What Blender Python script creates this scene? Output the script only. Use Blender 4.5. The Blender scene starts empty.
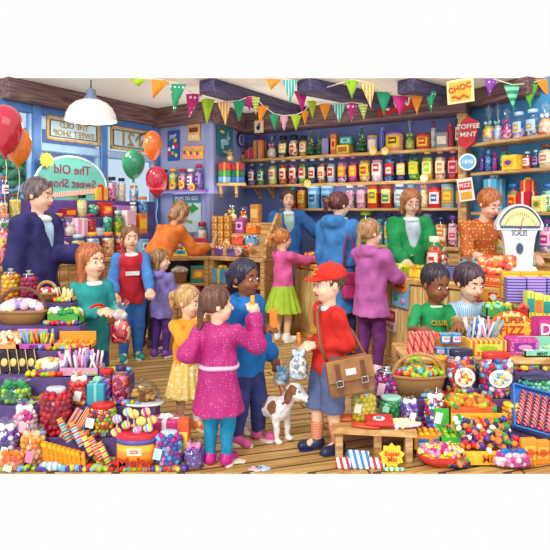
import bpy, math, random
import numpy as np
from mathutils import Vector, Matrix
R = math.radians
rnd = random.Random(7)
SC = bpy.context.scene
COL = SC.collection
CAMZ = 1.5
# ---------------------------------------------------------------- camera, sky, lights, exposure
cam = bpy.data.cameras.new('camera'); camo = bpy.data.objects.new('camera', cam); COL.objects.link(camo)
cam.sensor_width = 36; cam.lens = 36; cam.shift_y = -63/550
camo.location = (0, 0, CAMZ); camo.rotation_euler = (R(90), 0, 0)
SC.camera = camo
wd = bpy.data.worlds.new('sky'); SC.world = wd; wd.use_nodes = True
wd.node_tree.nodes['Background'].inputs[0].default_value = (1, 1, 1, 1)
wd.node_tree.nodes['Background'].inputs[1].default_value = 1.0
def lamp(name, kind, loc, rot, energy, col=(1, 1, 1), **k):
    l = bpy.data.lights.new(name, kind); l.energy = energy; l.color = col
    for a, b in k.items(): setattr(l, a, b)
    o = bpy.data.objects.new(name, l); COL.objects.link(o); o.location = loc; o.rotation_euler = rot
    return o
lamp('sun', 'SUN', (-3, -3, 5), (R(52), 0, R(-24)), 1.6, (1, .97, .9), angle=R(14))
lamp('added_front_fill', 'AREA', (0.3, 1.6, 3.6), (R(52), 0, 0), 55, (1, .98, .95), shape='RECTANGLE', size=4.5, size_y=2.0)  # added soft fill from in front of the room, no lamp hangs there
lamp('added_ceiling_fill', 'AREA', (0.2, 6.9, 1.75), (R(180), 0, 0), 26, (1, .96, .9), shape='RECTANGLE', size=3.6, size_y=1.6)  # added fill aimed upward to brighten the ceiling, not a shop fitting
SC.view_settings.view_transform = 'Standard'; SC.view_settings.look = 'None'
SC.view_settings.exposure = 0.0; SC.view_settings.gamma = 1.0
SC.view_settings.use_curve_mapping = False

# ---------------------------------------------------------------- geometry of the place
def Wp(px, py, Y): return Vector(((px-275)/550*Y, Y, CAMZ-(py-212)/550*Y))
def zat(py, Y): return CAMZ-(py-212)/550*Y
CEIL = 2.95
class Seg:
    def __init__(s, p, q):
        s.p = Vector(p).to_2d(); s.q = Vector(q).to_2d(); s.d = (s.q-s.p).normalized()
        s.n = Vector((-s.d.y, s.d.x))            # away from the camera
        s.yaw = math.atan2(s.d.y, s.d.x); s.len = (s.q-s.p).length
    def at(s, px, off=0):
        b = s.p + s.n*off; k = (px-275)/550
        # b + t d : x = k y
        t = (k*b.y-b.x)/(s.d.x-k*s.d.y)
        return b + s.d*t
L0, L1 = (-3.31, 5.45), (-1.69, 7.9)
PP, A_, B_, C_ = (-.87, 7.33), (-.43, 8.46), (2.42, 6.75), (3.4, 5.05)
S_win, S_pier, S_rec, S_back, S_right = Seg((-2.98, 5.95), L1), Seg(L1, PP), Seg(PP, A_), Seg(A_, B_), Seg(B_, (2.93, 5.85))

# ---------------------------------------------------------------- colours and materials
HEX = dict(red='D8202A', crimson='A81838', magenta='C41E84', pink='F08CB8', palepink='F8C4D4', purple='7A3C9C', violet='5A3A98', lilac='A88CD0',
 blue='2C68B8', navy='202458', sky='74B4E0', paleblue='B8D8EC', teal='1E9C94', mint='9CDCC0', green='2A9850', darkgreen='14603C', lime='A4CC2C', yellow='F8D434',
 paleyellow='F8EC98', gold='D8A030', orange='F0842A', amber='F4A828', peach='F8C494', brown='6E4020', tan='C89860', cream='F6E8C8', white='F6F4EE', black='181420',
 grey='8C8C94', darkgrey='44404C', silver='C4CCD4', chocolate='3A2014', coral='F0604C', turquoise='48C0D0', olive='7C8430', rust='B04818', wood='C08C4C', denim='3C5C9C')
def lin(h):
    h = HEX.get(h, h); v = [int(h[i:i+2], 16)/255 for i in (0, 2, 4)]
    return tuple((c/12.92 if c <= .04045 else ((c+.055)/1.055)**2.4) for c in v)+(1,)
MC = {}
def newmat(key):
    m = bpy.data.materials.new(key); m.use_nodes = True
    return m, m.node_tree, m.node_tree.nodes['Principled BSDF']
def setv(b, **k):
    for a, v in k.items():
        b.inputs[a.replace('_', ' ')].default_value = v
def mat(c, rough=.45, var=.12, vs=14, bump=0.0, metal=0, spec=.4):
    """plain coloured surface with a slight mottling of its own pigment"""
    key = f'{c}_{rough}_{var}_{vs}_{bump}_{metal}'
    if key in MC: return MC[key]
    m, t, b = newmat(key); N = t.nodes
    tc = N.new('ShaderNodeTexCoord'); nz = N.new('ShaderNodeTexNoise'); nz.inputs['Scale'].default_value = vs; nz.inputs['Detail'].default_value = 3
    t.links.new(tc.outputs['Object'], nz.inputs['Vector'])
    r = N.new('ShaderNodeValToRGB'); r.color_ramp.elements[0].position = .3; r.color_ramp.elements[1].position = .7
    a = lin(c); r.color_ramp.elements[0].color = tuple(x*(1-var) for x in a[:3])+(1,)
    r.color_ramp.elements[1].color = tuple(min(1, x*(1+var)+var*.08) for x in a[:3])+(1,)
    t.links.new(nz.outputs[0], r.inputs[0]); t.links.new(r.outputs[0], b.inputs['Base Color'])
    setv(b, Roughness=rough, Metallic=metal)
    b.inputs['Specular IOR Level'].default_value = spec
    if bump:
        bp = N.new('ShaderNodeBump'); bp.inputs['Strength'].default_value = bump; bp.inputs['Distance'].default_value = .02
        t.links.new(nz.outputs[0], bp.inputs['Height']); t.links.new(bp.outputs[0], b.inputs['Normal'])
    MC[key] = m; return m
def candy(cols, scale=40, rough=.25):
    """many small sweets: cells of different colours"""
    key = 'candy_'+'_'.join(cols)+f'_{scale}'
    if key in MC: return MC[key]
    m, t, b = newmat(key); N = t.nodes
    tc = N.new('ShaderNodeTexCoord'); v = N.new('ShaderNodeTexVoronoi'); v.inputs['Scale'].default_value = scale
    t.links.new(tc.outputs['Object'], v.inputs['Vector'])
    sp = N.new('ShaderNodeSeparateColor'); t.links.new(v.outputs['Color'], sp.inputs[0])
    r = N.new('ShaderNodeValToRGB'); r.color_ramp.interpolation = 'CONSTANT'
    e = r.color_ramp.elements
    while len(e) < len(cols): e.new(.5)
    for i, c in enumerate(cols): e[i].position = i/len(cols); e[i].color = lin(c)
    t.links.new(sp.outputs[0], r.inputs[0]); t.links.new(r.outputs[0], b.inputs['Base Color'])
    bp = N.new('ShaderNodeBump'); bp.invert = True; bp.inputs['Strength'].default_value = .9; bp.inputs['Distance'].default_value = .012
    t.links.new(v.outputs['Distance'], bp.inputs['Height']); t.links.new(bp.outputs[0], b.inputs['Normal'])
    setv(b, Roughness=rough); MC[key] = m; return m
def stripes(c1, c2, scale=20, rot=(0, 0, 0), rough=.35, bands='X', c3=None):
    key = f'stripes_{c1}_{c2}_{scale}_{rot}_{bands}_{c3}'
    if key in MC: return MC[key]
    m, t, b = newmat(key); N = t.nodes
    tc = N.new('ShaderNodeTexCoord'); mp = N.new('ShaderNodeMapping'); mp.inputs['Rotation'].default_value = rot
    w = N.new('ShaderNodeTexWave'); w.bands_direction = bands; w.inputs['Scale'].default_value = scale
    t.links.new(tc.outputs['Object'], mp.inputs[0]); t.links.new(mp.outputs[0], w.inputs[0])
    r = N.new('ShaderNodeValToRGB'); r.color_ramp.interpolation = 'CONSTANT'; e = r.color_ramp.elements
    e[0].color = lin(c1); e[1].color = lin(c2); e[1].position = .5
    if c3: x = e.new(.78); x.color = lin(c3)
    t.links.new(w.outputs[0], r.inputs[0]); t.links.new(r.outputs[0], b.inputs['Base Color']); setv(b, Roughness=rough)
    MC[key] = m; return m
def dots(c1, c2, scale=25, size=.35, rough=.6):
    key = f'dots_{c1}_{c2}_{scale}_{size}'
    if key in MC: return MC[key]
    m, t, b = newmat(key); N = t.nodes
    tc = N.new('ShaderNodeTexCoord'); v = N.new('ShaderNodeTexVoronoi'); v.inputs['Scale'].default_value = scale; v.inputs['Randomness'].default_value = .45
    t.links.new(tc.outputs['Object'], v.inputs['Vector'])
    r = N.new('ShaderNodeValToRGB'); r.color_ramp.interpolation = 'CONSTANT'; e = r.color_ramp.elements
    e[0].color = lin(c2); e[1].color = lin(c1); e[1].position = size
    t.links.new(v.outputs['Distance'], r.inputs[0]); t.links.new(r.outputs[0], b.inputs['Base Color']); setv(b, Roughness=rough)
    MC[key] = m; return m
def woodmat(c1, c2, scale=(1, 14, 14), rough=.55, key=None):
    key = f'wood_{c1}_{c2}_{scale}'
    if key in MC: return MC[key]
    m, t, b = newmat(key); N = t.nodes
    tc = N.new('ShaderNodeTexCoord'); mp = N.new('ShaderNodeMapping'); mp.inputs['Scale'].default_value = scale
    nz = N.new('ShaderNodeTexNoise'); nz.inputs['Scale'].default_value = 3; nz.inputs['Detail'].default_value = 6; nz.inputs['Distortion'].default_value = .6
    t.links.new(tc.outputs['Object'], mp.inputs[0]); t.links.new(mp.outputs[0], nz.inputs['Vector'])
    r = N.new('ShaderNodeValToRGB'); e = r.color_ramp.elements; e[0].position = .36; e[1].position = .66; e[0].color = lin(c1); e[1].color = lin(c2)
    t.links.new(nz.outputs[0], r.inputs[0]); t.links.new(r.outputs[0], b.inputs['Base Color'])
    bp = N.new('ShaderNodeBump'); bp.inputs['Strength'].default_value = .25; bp.inputs['Distance'].default_value = .01
    t.links.new(nz.outputs[0], bp.inputs['Height']); t.links.new(bp.outputs[0], b.inputs['Normal'])
    setv(b, Roughness=rough); MC[key] = m; return m
def boards(c1, c2, gap, width, length, ang, key, gapsize=.03):
    if key in MC: return MC[key]
    m, t, b = newmat(key); N = t.nodes
    tc = N.new('ShaderNodeTexCoord'); mp = N.new('ShaderNodeMapping'); mp.inputs['Rotation'].default_value = ang
    br = N.new('ShaderNodeTexBrick'); br.inputs['Color1'].default_value = lin(c1); br.inputs['Color2'].default_value = lin(c2); br.inputs['Mortar'].default_value = lin(gap)
    br.inputs['Scale'].default_value = 1; br.inputs['Brick Width'].default_value = length; br.inputs['Row Height'].default_value = width
    br.inputs['Mortar Size'].default_value = width*gapsize; br.offset = .37
    t.links.new(tc.outputs['Object'], mp.inputs[0]); t.links.new(mp.outputs[0], br.inputs['Vector'])
    mp2 = N.new('ShaderNodeMapping'); mp2.inputs['Scale'].default_value = (1.2, 22, 22); nz = N.new('ShaderNodeTexNoise'); nz.inputs['Scale'].default_value = 2; nz.inputs['Detail'].default_value = 6
    nz.inputs['Distortion'].default_value = .5
    t.links.new(mp.outputs[0], mp2.inputs[0]); t.links.new(mp2.outputs[0], nz.inputs['Vector'])
    r = N.new('ShaderNodeValToRGB'); e = r.color_ramp.elements; e[0].position = .35; e[1].position = .62; e[0].color = (.56, .42, .28, 1); e[1].color = (1, 1, 1, 1)
    t.links.new(nz.outputs[0], r.inputs[0])
    mx = N.new('ShaderNodeMix'); mx.data_type = 'RGBA'; mx.blend_type = 'MULTIPLY'; mx.inputs[0].default_value = .85
    t.links.new(br.outputs[0], mx.inputs[6]); t.links.new(r.outputs[0], mx.inputs[7]); t.links.new(mx.outputs[2], b.inputs['Base Color'])
    setv(b, Roughness=.5); MC[key] = m; return m
def glassmat(tint='F6FCFF', amount=.03, key=None):
    key = f'glass_{tint}_{amount}'
    if key in MC: return MC[key]
    m = bpy.data.materials.new(key); m.use_nodes = True; t = m.node_tree; N = t.nodes; N.remove(N['Principled BSDF'])
    out = N['Material Output']; tr = N.new('ShaderNodeBsdfTransparent'); tr.inputs[0].default_value = lin(tint)
    gl = N.new('ShaderNodeBsdfGlossy'); gl.inputs['Roughness'].default_value = .08
    fr = N.new('ShaderNodeLayerWeight'); fr.inputs[0].default_value = .25
    ma = N.new('ShaderNodeMath'); ma.operation = 'MULTIPLY_ADD'; ma.inputs[1].default_value = .45; ma.inputs[2].default_value = amount
    mx = N.new('ShaderNodeMixShader'); t.links.new(fr.outputs['Fresnel'], ma.inputs[0]); t.links.new(ma.outputs[0], mx.inputs[0])
    t.links.new(tr.outputs[0], mx.inputs[1]); t.links.new(gl.outputs[0], mx.inputs[2]); t.links.new(mx.outputs[0], out.inputs[0])
    MC[key] = m; return m
GLASS = glassmat(); CELLO = glassmat('FFFFFF', .10)
WOOD = woodmat('A87038', 'E0B878'); DWOOD = woodmat('4A3040', '8A6A60'); SHELF = woodmat('B07C40', 'E4C088', (2, 10, 10)); WICK = stripes('9C6C34', 'DCB478', 110, (0, 0, 0), .7, 'Z', '7A5028')

# ---------------------------------------------------------------- mesh helpers
def link(name, me, mats, parent=None):
    o = bpy.data.objects.new(name, me); COL.objects.link(o)
    if not isinstance(mats, (list, tuple)): mats = [mats]
    for m in mats: me.materials.append(m)
    if parent: o.parent = parent
    return o
def mesh(vs, fs, mi=None, smooth=False):
    me = bpy.data.meshes.new('m'); me.from_pydata([tuple(v) for v in vs], [], fs)
    if mi is not None: me.polygons.foreach_set('material_index', mi)
    if smooth: me.polygons.foreach_set('use_smooth', [True]*len(fs))
    me.update(); return me
class MB:
    def __init__(s): s.v = []; s.f = []; s.m = []; s.sm = []
    def add(s, vs, fs, mi=0, smooth=False):
        b = len(s.v); s.v += [tuple(v) for v in vs]; s.f += [tuple(i+b for i in f) for f in fs]; s.m += [mi]*len(fs); s.sm += [smooth]*len(fs); return s
    def box(s, c, sz, M=None, mi=0, bev=0):
        x, y, z = (a/2 for a in sz); c = Vector(c)
        if bev:
            b = min(bev, x*.45, y*.45, z*.45)
            pts = []
            for sx in (-1, 1):
                for sy in (-1, 1):
                    for sz_ in (-1, 1):
                        pts += [(sx*x, sy*(y-b), sz_*(z-b)), (sx*(x-b), sy*y, sz_*(z-b)), (sx*(x-b), sy*(y-b), sz_*z)]
            vs = [Vector(p) for p in pts]
            def I(a, b_, c_, k): return ((a*2+b_)*2+c_)*3+k
            f = []
            for k, o1, o2 in ((0, 1, 2), (1, 0, 2), (2, 0, 1)):
                for sgn in (0, 1):
                    idx = []
                    for (p, q) in ((0, 0), (1, 0), (1, 1), (0, 1)):
                        t = [0, 0, 0]; t[k] = sgn; t[o1] = p; t[o2] = q; idx.append(I(*t, k))
                    f.append(tuple(idx))
            for k, a, b2 in ((0, 1, 2), (1, 0, 2), (2, 0, 1)):   # edges along axis k, between faces a and b2
                for p in (0, 1):
                    for q in (0, 1):
                        t0 = [0, 0, 0]; t0[a] = p; t0[b2] = q; t1 = list(t0); t1[k] = 1
                        f.append((I(*t0, a), I(*t1, a), I(*t1, b2), I(*t0, b2)))
            for a in (0, 1):
                for b3 in (0, 1):
                    for c3 in (0, 1): f.append((I(a, b3, c3, 0), I(a, b3, c3, 1), I(a, b3, c3, 2)))
        else:
            vs = [Vector((sx*x, sy*y, sz_*z)) for sx in (-1, 1) for sy in (-1, 1) for sz_ in (-1, 1)]
            f = [(0, 1, 3, 2), (4, 6, 7, 5), (0, 4, 5, 1), (2, 3, 7, 6), (0, 2, 6, 4), (1, 5, 7, 3)]
        if M is not None: vs = [M @ v for v in vs]
        return s.add([v+c for v in vs], f, mi)
    def lathe(s, prof, c=(0, 0, 0), n=20, sq=1.0, mi=0, M=None, arc=None, smooth=True, sqx=1.0):
        vs = []; fs = []; full = arc is None
        a0, a1 = (0, 2*math.pi) if full else arc
        m = n if full else n+1
        for r, z in prof:
            for i in range(m):
                a = a0+(a1-a0)*i/n
                vs.append(Vector((r*math.cos(a)*sqx, r*math.sin(a)*sq, z)))
        for j in range(len(prof)-1):
            for i in range(n if full else n):
                k = (i+1) % m if full else i+1
                fs.append((j*m+i, j*m+k, (j+1)*m+k, (j+1)*m+i))
        if full:
            if prof[0][0] > 1e-5: fs.append(tuple(reversed(range(m))))
            if prof[-1][0] > 1e-5: fs.append(tuple((len(prof)-1)*m+i for i in range(m)))
        if M is not None: vs = [M @ v for v in vs]
        c = Vector(c); return s.add([v+c for v in vs], fs, mi, smooth)
    def tube(s, pts, r, n=8, mi=0, closed=False):
        pts = [Vector(p) for p in pts]; rs = r if isinstance(r, (list, tuple)) else [r]*len(pts)
        vs = []; fs = []; N = len(pts); up = None
        for i, p in enumerate(pts):
            a = pts[(i-1) % N] if (i > 0 or closed) else p; b = pts[(i+1) % N] if (i < N-1 or closed) else p
            d = (b-a).normalized() if (b-a).length > 1e-9 else Vector((0, 0, 1))
            if up is None: up = d.orthogonal().normalized()
            up = (up-d*up.dot(d)); up = up.normalized() if up.length > 1e-6 else d.orthogonal().normalized()
            w = d.cross(up)
            for k in range(n):
                an = 2*math.pi*k/n; vs.append(p+(up*math.cos(an)+w*math.sin(an))*rs[i])
        for i in range(N if closed else N-1):
            j = (i+1) % N
            for k in range(n): fs.append((i*n+k, i*n+(k+1) % n, j*n+(k+1) % n, j*n+k))
        if not closed: fs += [tuple(reversed(range(n))), tuple((N-1)*n+k for k in range(n))]
        return s.add(vs, fs, mi, True)
    def ball(s, c, r, mi=0, n=8, M=None):
        if not isinstance(r, (tuple, list)): r = (r, r, r)
        vs = [Vector((0, 0, -r[2]))]; fs = []; m = max(4, n//2+1)
        for j in range(1, m):
            t = math.pi*j/m
            for i in range(n):
                a = 2*math.pi*i/n; vs.append(Vector((r[0]*math.sin(t)*math.cos(a), r[1]*math.sin(t)*math.sin(a), -r[2]*math.cos(t))))
        vs.append(Vector((0, 0, r[2]))); e = len(vs)-1
        for i in range(n):
            k = (i+1) % n; fs.append((0, 1+k, 1+i)); fs.append((e, e-n+i, e-n+k))
        for j in range(m-2):
            for i in range(n):
                k = (i+1) % n; fs.append((1+j*n+i, 1+j*n+k, 1+(j+1)*n+k, 1+(j+1)*n+i))
        if M is not None: vs = [M @ v for v in vs]
        c = Vector(c); return s.add([v+c for v in vs], fs, mi, True)
    def prism(s, poly, t, mi=0, M=None, c=(0, 0, 0)):
        """polygon in local xz, thickness t along y (front at -t/2)"""
        n = len(poly); vs = [Vector((x, -t/2, z)) for x, z in poly]+[Vector((x, t/2, z)) for x, z in poly]
        fs = [tuple(range(n)), tuple(reversed(range(n, 2*n)))]+[(i, (i+1) % n, n+(i+1) % n, n+i)[::-1] for i in range(n)]
        if M is not None: vs = [M @ v for v in vs]
        c = Vector(c); return s.add([v+c for v in vs], fs, mi)
    def build(s, name, mats, parent=None):
        me = mesh(s.v, s.f, s.m); me.polygons.foreach_set('use_smooth', s.sm)
        return link(name, me, mats, parent)
LABELS = {}
def tag(o, label=None, cat=None, group=None, kind=None):
    if label:
        label = ' '.join(label.split()); o['label'] = label; LABELS.setdefault(label, []).append(o.name)
        if not 4 <= len(label.split()) <= 16: print('LABELLEN', len(label.split()), label)
    if cat: o['category'] = cat
    if group: o['group'] = group
    if kind: o['kind'] = kind
    return o
def thing(name, label, cat, loc, yaw=0, group=None, tilt=0, roll=0):
    o = bpy.data.objects.new(name, None); COL.objects.link(o); o.empty_display_size = .05
    o.location = loc; o.rotation_euler = (tilt, roll, yaw); return tag(o, label, cat, group)
def struct(o): o['kind'] = 'structure'; return o
def stuff(o): o['kind'] = 'stuff'; return o
def rotz(a): return Matrix.Rotation(a, 3, 'Z')
def rotx(a): return Matrix.Rotation(a, 3, 'X')
def roty(a): return Matrix.Rotation(a, 3, 'Y')
def lettering(body, size, m, parent, loc, rot=(R(90), 0, 0), mirror=False, thick=.002, name='lettering', sx=1.0):
    cu = bpy.data.curves.new('t', 'FONT'); cu.body = body; cu.size = size; cu.extrude = thick; cu.align_x = 'CENTER'; cu.align_y = 'CENTER'; cu.resolution_u = 3; cu.offset = size*.012
    to = bpy.data.objects.new('t', cu); COL.objects.link(to)
    dg = bpy.context.evaluated_depsgraph_get(); me = bpy.data.meshes.new_from_object(to.evaluated_get(dg))
    bpy.data.objects.remove(to); bpy.data.curves.remove(cu)
    me.transform(Matrix.Diagonal((-sx if mirror else sx, 1, 1, 1)))
    if mirror: me.flip_normals()
    me.materials.clear()
    o = link(name, me, m, parent); o.location = loc; o.rotation_euler = rot; return o
def starpoly(n, r1, r2, ph=math.pi/2):
    return [((r1 if i % 2 == 0 else r2)*math.cos(ph+math.pi*i/n), (r1 if i % 2 == 0 else r2)*math.sin(ph+math.pi*i/n)) for i in range(2*n)]
def ellpoly(a, b, n=28): return [(a*math.cos(2*math.pi*i/n), b*math.sin(2*math.pi*i/n)) for i in range(n)]
# ---------------------------------------------------------------- the room
WALLC = mat('8C98CC', .6, .1, 3, .2); WALLR = mat('4C98D0', .6, .22, 2.2, .2); FRAME = mat('4A7CC0', .45, .14, 5); FRAMEL = mat('9CC0E4', .5, .1, 5)
fl = MB(); fl.add([(-3.6, 3.17, 0), (3.6, 3.17, 0), (3.6, 8.9, 0), (-3.6, 8.9, 0), (-3.6, 3.17, -.01), (3.6, 3.17, -.01), (3.6, 8.9, -.01), (-3.6, 8.9, -.01)],
  [(0, 1, 2, 3), (7, 6, 5, 4), (0, 4, 5, 1), (2, 6, 7, 3), (1, 5, 6, 2), (0, 3, 7, 4)])
struct(fl.build('floor', boards('C09450', 'DCB874', '5A3818', .11, 2.3, (0, 0, R(-17)), 'floorboards', .07)))
ce = MB(); ce.box((0, 7.45, CEIL+.005), (7.2, 3.0, .01)); struct(ce.build('ceiling', mat('FFFAF0', .8, .03, 2)))
def wallslab(name, a, b, z0, z1, m, th=.08):
    s = Seg(a, b); w = MB(); n = s.n*th
    P = [s.p, s.q, s.q+n, s.p+n]
    w.add([(p.x, p.y, z) for z in (z0, z1) for p in P], [(3, 2, 1, 0), (4, 5, 6, 7), (0, 1, 5, 4), (1, 2, 6, 5), (2, 3, 7, 6), (3, 0, 4, 7)])
    return struct(w.build(name, m))
wallslab('wall_pier', L1, PP, 0, CEIL, mat('A8B0DC', .6, .1, 3)); wallslab('wall_recess', PP, A_, 0, CEIL, WALLC)
wallslab('wall_back', A_, B_, 0, CEIL, mat('7484C4', .6, .16, 2.5)); wallslab('wall_right', B_, C_, 0, CEIL, WALLR)
wallslab('wall_left', L0, L1, 0, 1.12, FRAME)
# beams: wall plates and ceiling beams
def beam(name, a, b, w, h, z=CEIL, m=DWOOD, off=0):
    a = Vector(a).to_2d(); b = Vector(b).to_2d(); d = b-a; s = MB(); s.box((0, 0, 0), (d.length, w, h), bev=.015)
    o = s.build(name, m); n = Vector((-d.y, d.x)).normalized()*off; c = (a+b)/2+n
    o.location = (c.x, c.y, z-h/2); o.rotation_euler = (0, 0, math.atan2(d.y, d.x)); return struct(o)
beam('trim_1', (-2.98, 5.95), L1, .2, .24, off=-.06); beam('trim_2', L1, PP, .16, .26, off=-.08)
beam('trim_3', PP, A_, .14, .26, off=-.07); beam('trim_4', A_, B_, .34, .27, off=-.17); beam('trim_5', B_, (2.87, 5.95), .22, .2, off=-.1)
def cbeam(name, p, q, w, h):
    a = [(px-275)/550*(797.5/(212-py)) for px, py in (p, q)]; b = [797.5/(212-py) for px, py in (p, q)]
    return beam(name, (a[0], max(b[0], 6.0)), (a[1], b[1]), w, h)
DW2 = woodmat('2E2848', '5C5078')
for n_, p, q in (('trim_6', (206, 79), (300, 108)), ('trim_7', (303, 79), (390, 98)), ('trim_8', (405, 79), (446, 90))): cbeam(n_, p, q, .22, .15).data.materials[0] = DW2
# posts of the window wall and windows
def upx(seg, px): return (seg.at(px)-seg.p).dot(seg.d)
def framebar(name, u0, u1, z0, z1, th, m, parent=None):
    s = MB(); s.box((0, 0, 0), (abs(u1-u0), th, z1-z0), bev=.012); o = s.build(name, m, parent); c = S_win.p+S_win.d*((u0+u1)/2)
    o.location = (c.x, c.y, (z0+z1)/2); o.rotation_euler = (0, 0, S_win.yaw); return o
ex = -.6
for k, px in enumerate((34, 101, 155)):
    u = upx(S_win, px); struct(framebar(f'trim_{9+k}', u-.05, u+.05, 1.1, 2.72, .14, FRAME))
u0 = ex
for k, (pa, pb) in enumerate(((None, 30), (38, 97), (105, 152))):
    ua = ex if pa is None else upx(S_win, pa); ub = upx(S_win, pb)
    fr = struct(thing(f'window_{k+1}', None, None, (0, 0, 0)))
    framebar('window_frame', ua-.02, ub+.02, 2.62, 2.72, .1, FRAME, fr); framebar('sill', ua-.02, ub+.02, 1.1, 1.18, .16, FRAMEL, fr)
    framebar('stile', ua-.02, ua+.03, 1.18, 2.62, .08, FRAMEL, fr); framebar('stile', ub-.03, ub+.02, 1.18, 2.62, .08, FRAMEL, fr)
    if k: framebar('rail', ua, ub, 2.2, 2.3, .12, FRAMEL, fr)
    framebar('pane', ua, ub, 1.18, 2.62, .008, glassmat('E4F2FC', .02), fr)
# mirrored transom signs in gold frames, hung inside the panes
def winsign(pa, pb, z0, z1, lab, texts, fs):
    ua, ub = upx(S_win, pa), upx(S_win, pb); c = S_win.p+S_win.d*((ua+ub)/2)-S_win.n*.06; w = ub-ua; h = z1-z0
    t = thing('window_sign', lab, 'sign', (c.x, c.y, (z0+z1)/2), S_win.yaw)
    s = MB(); s.box((0, 0, 0), (w, .012, h)); s.build('panel', mat('BCD8EC', .3, .15, 3), t)
    f = MB()
    for sx in (-1, 1): f.box((sx*(w/2-.012), -.01, 0), (.024, .02, h)); f.box((0, -.01, sx*(h/2-.012)), (w, .02, .024))
    f.build('gilt_frame', mat('C8A050', .35, .3, 20), t)
    f = MB()
    for sx in (-1, 1): f.box((sx*(w/2-.045), -.012, 0), (.012, .012, h-.08)); f.box((0, -.012, sx*(h/2-.045)), (w-.08, .012, .012))
    f.build('inner_border', mat('6A5030', .4), t)
    for (b, x, z) in texts: lettering(b, fs, mat('A08A38', .4), t, (x*w, -.014, z*h), mirror=True)
    return t, w, h
winsign(43, 96, 2.34, 2.62, 'gold framed window sign with mirrored lettering The Old Sweet Shop', [('THE OLD', 0, .17), ('SWEET SHOP', 0, -.17)], .098)
t, w, h = winsign(107, 153, 2.32, 2.62, 'gold framed window sign with the mirrored number 21', [('N\u00b721', 0, -.02)], .25)
s = MB(); s.tube([(.05*w+.42*w*k/10, -.012, h*(.1+.28*math.sin(math.pi*k/10))) for k in range(11)], .014, 6); s.build('scroll', mat('8A6430', .4), t)
# hanging round shop sign inside window 2
cz = zat(187, 6.45); p = S_win.at(72, -.16)
t = thing('round_window_sign', 'large teal oval window sign with mirrored lettering The Old Sweet Shop', 'sign', (p.x, p.y, cz), S_win.yaw)
s = MB(); s.prism(ellpoly(.5, .36, 40), .02); s.build('disc', mat('6CC4BC', .4, .1, 4), t)
s = MB(); s.tube([(.5*math.cos(a), -.005, .36*math.sin(a)) for a in [2*math.pi*k/40 for k in range(40)]], .016, 6, closed=True); s.build('rim', mat('D8F0E8', .3), t)
lettering('The Old', .15, mat('8C3C5C'), t, (0, -.014, .2), mirror=True); lettering('Sweet Shop', .14, mat('8C3C5C'), t, (0, -.014, .04), mirror=True)
s = MB(); s.prism([(-.36, -.1), (.36, -.02), (.36, -.08), (-.36, -.16)], .008, c=(0, -.014, .02)); s.build('ribbon', stripes('F4E0C8', 'E0A0A0', 12), t)
lettering('Est', .11, mat('B8A030'), t, (0, -.014, -.15), mirror=True); lettering('1890', .09, mat('B8A030'), t, (0, -.014, -.25), mirror=True)
# outside the window: a brick house, slate roofed house, trees
def house(x, y, w, h, d, mw, mr, lab, rot=0):
    t = thing('house', lab, 'building', (x, y, 0), rot)
    s = MB(); s.box((0, 0, h/2), (w, d, h)); s.build('wall', mw, t)
    s = MB(); s.add([(-w/2-.1, -d/2-.1, h), (w/2+.1, -d/2-.1, h), (w/2+.1, d/2+.1, h), (-w/2-.1, d/2+.1, h), (-w/2-.1, 0, h+1), (w/2+.1, 0, h+1)], [(0, 1, 5, 4), (2, 3, 4, 5), (1, 2, 5), (3, 0, 4), (3, 2, 1, 0)]); s.build('roof', mr, t)
    for k in (-1, 1):
        for zz in (.45, .75):
            s = MB(); s.box((k*w*.25, -d/2-.02, h*zz), (w*.18, .05, h*.14)); f = s.build('window', mat('DCE8F0', .3), t)
            s = MB(); s.box((k*w*.25, -d/2-.045, h*zz), (w*.15, .02, h*.11)); s.build('pane', mat('50688C', .2), f)
house(-6.6, 13.5, 4.2, 2.6, 2, mat('98A0C0', .8, .2, 6), mat('6474A4', .7, .25, 8), 'blue grey house with slate roof seen through the middle window', R(30))
house(-10.9, 12.5, 2.6, 2.2, 2, mat('B8B0C4', .8, .2, 6), mat('7084AC', .7, .25, 8), 'pale lilac house seen through the left window', R(30))
def tree(x, y, z0, r, h, m, lab):
    t = thing('tree', lab, 'tree', (x, y, 0)); s = MB(); s.tube([(0, 0, 0), (0, 0, z0+h*.3)], [.1, .06]); s.build('trunk', mat('5A4030', .8), t)
    s = MB()
    for k in range(260):
        a = rnd.random()*6.28; zz = rnd.random(); rr = r*(1-abs(zz-.4)*1.3)*math.sqrt(rnd.random()); s.ball((rr*math.cos(a), rr*math.sin(a), z0+zz*h), (.09, .09, .05), n=5, M=rotx(rnd.random()*3))
    stuff(s.build('foliage', m, t))
tree(-4.35, 9.2, .9, .75, 1.6, mat('4C9464', .7, .35, 8), 'green leafy tree outside the left window')
tree(-3.3, 10.2, .9, .55, 1.3, mat('5CA484', .7, .35, 8), 'blue green bush outside the window right of the round sign')
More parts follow.
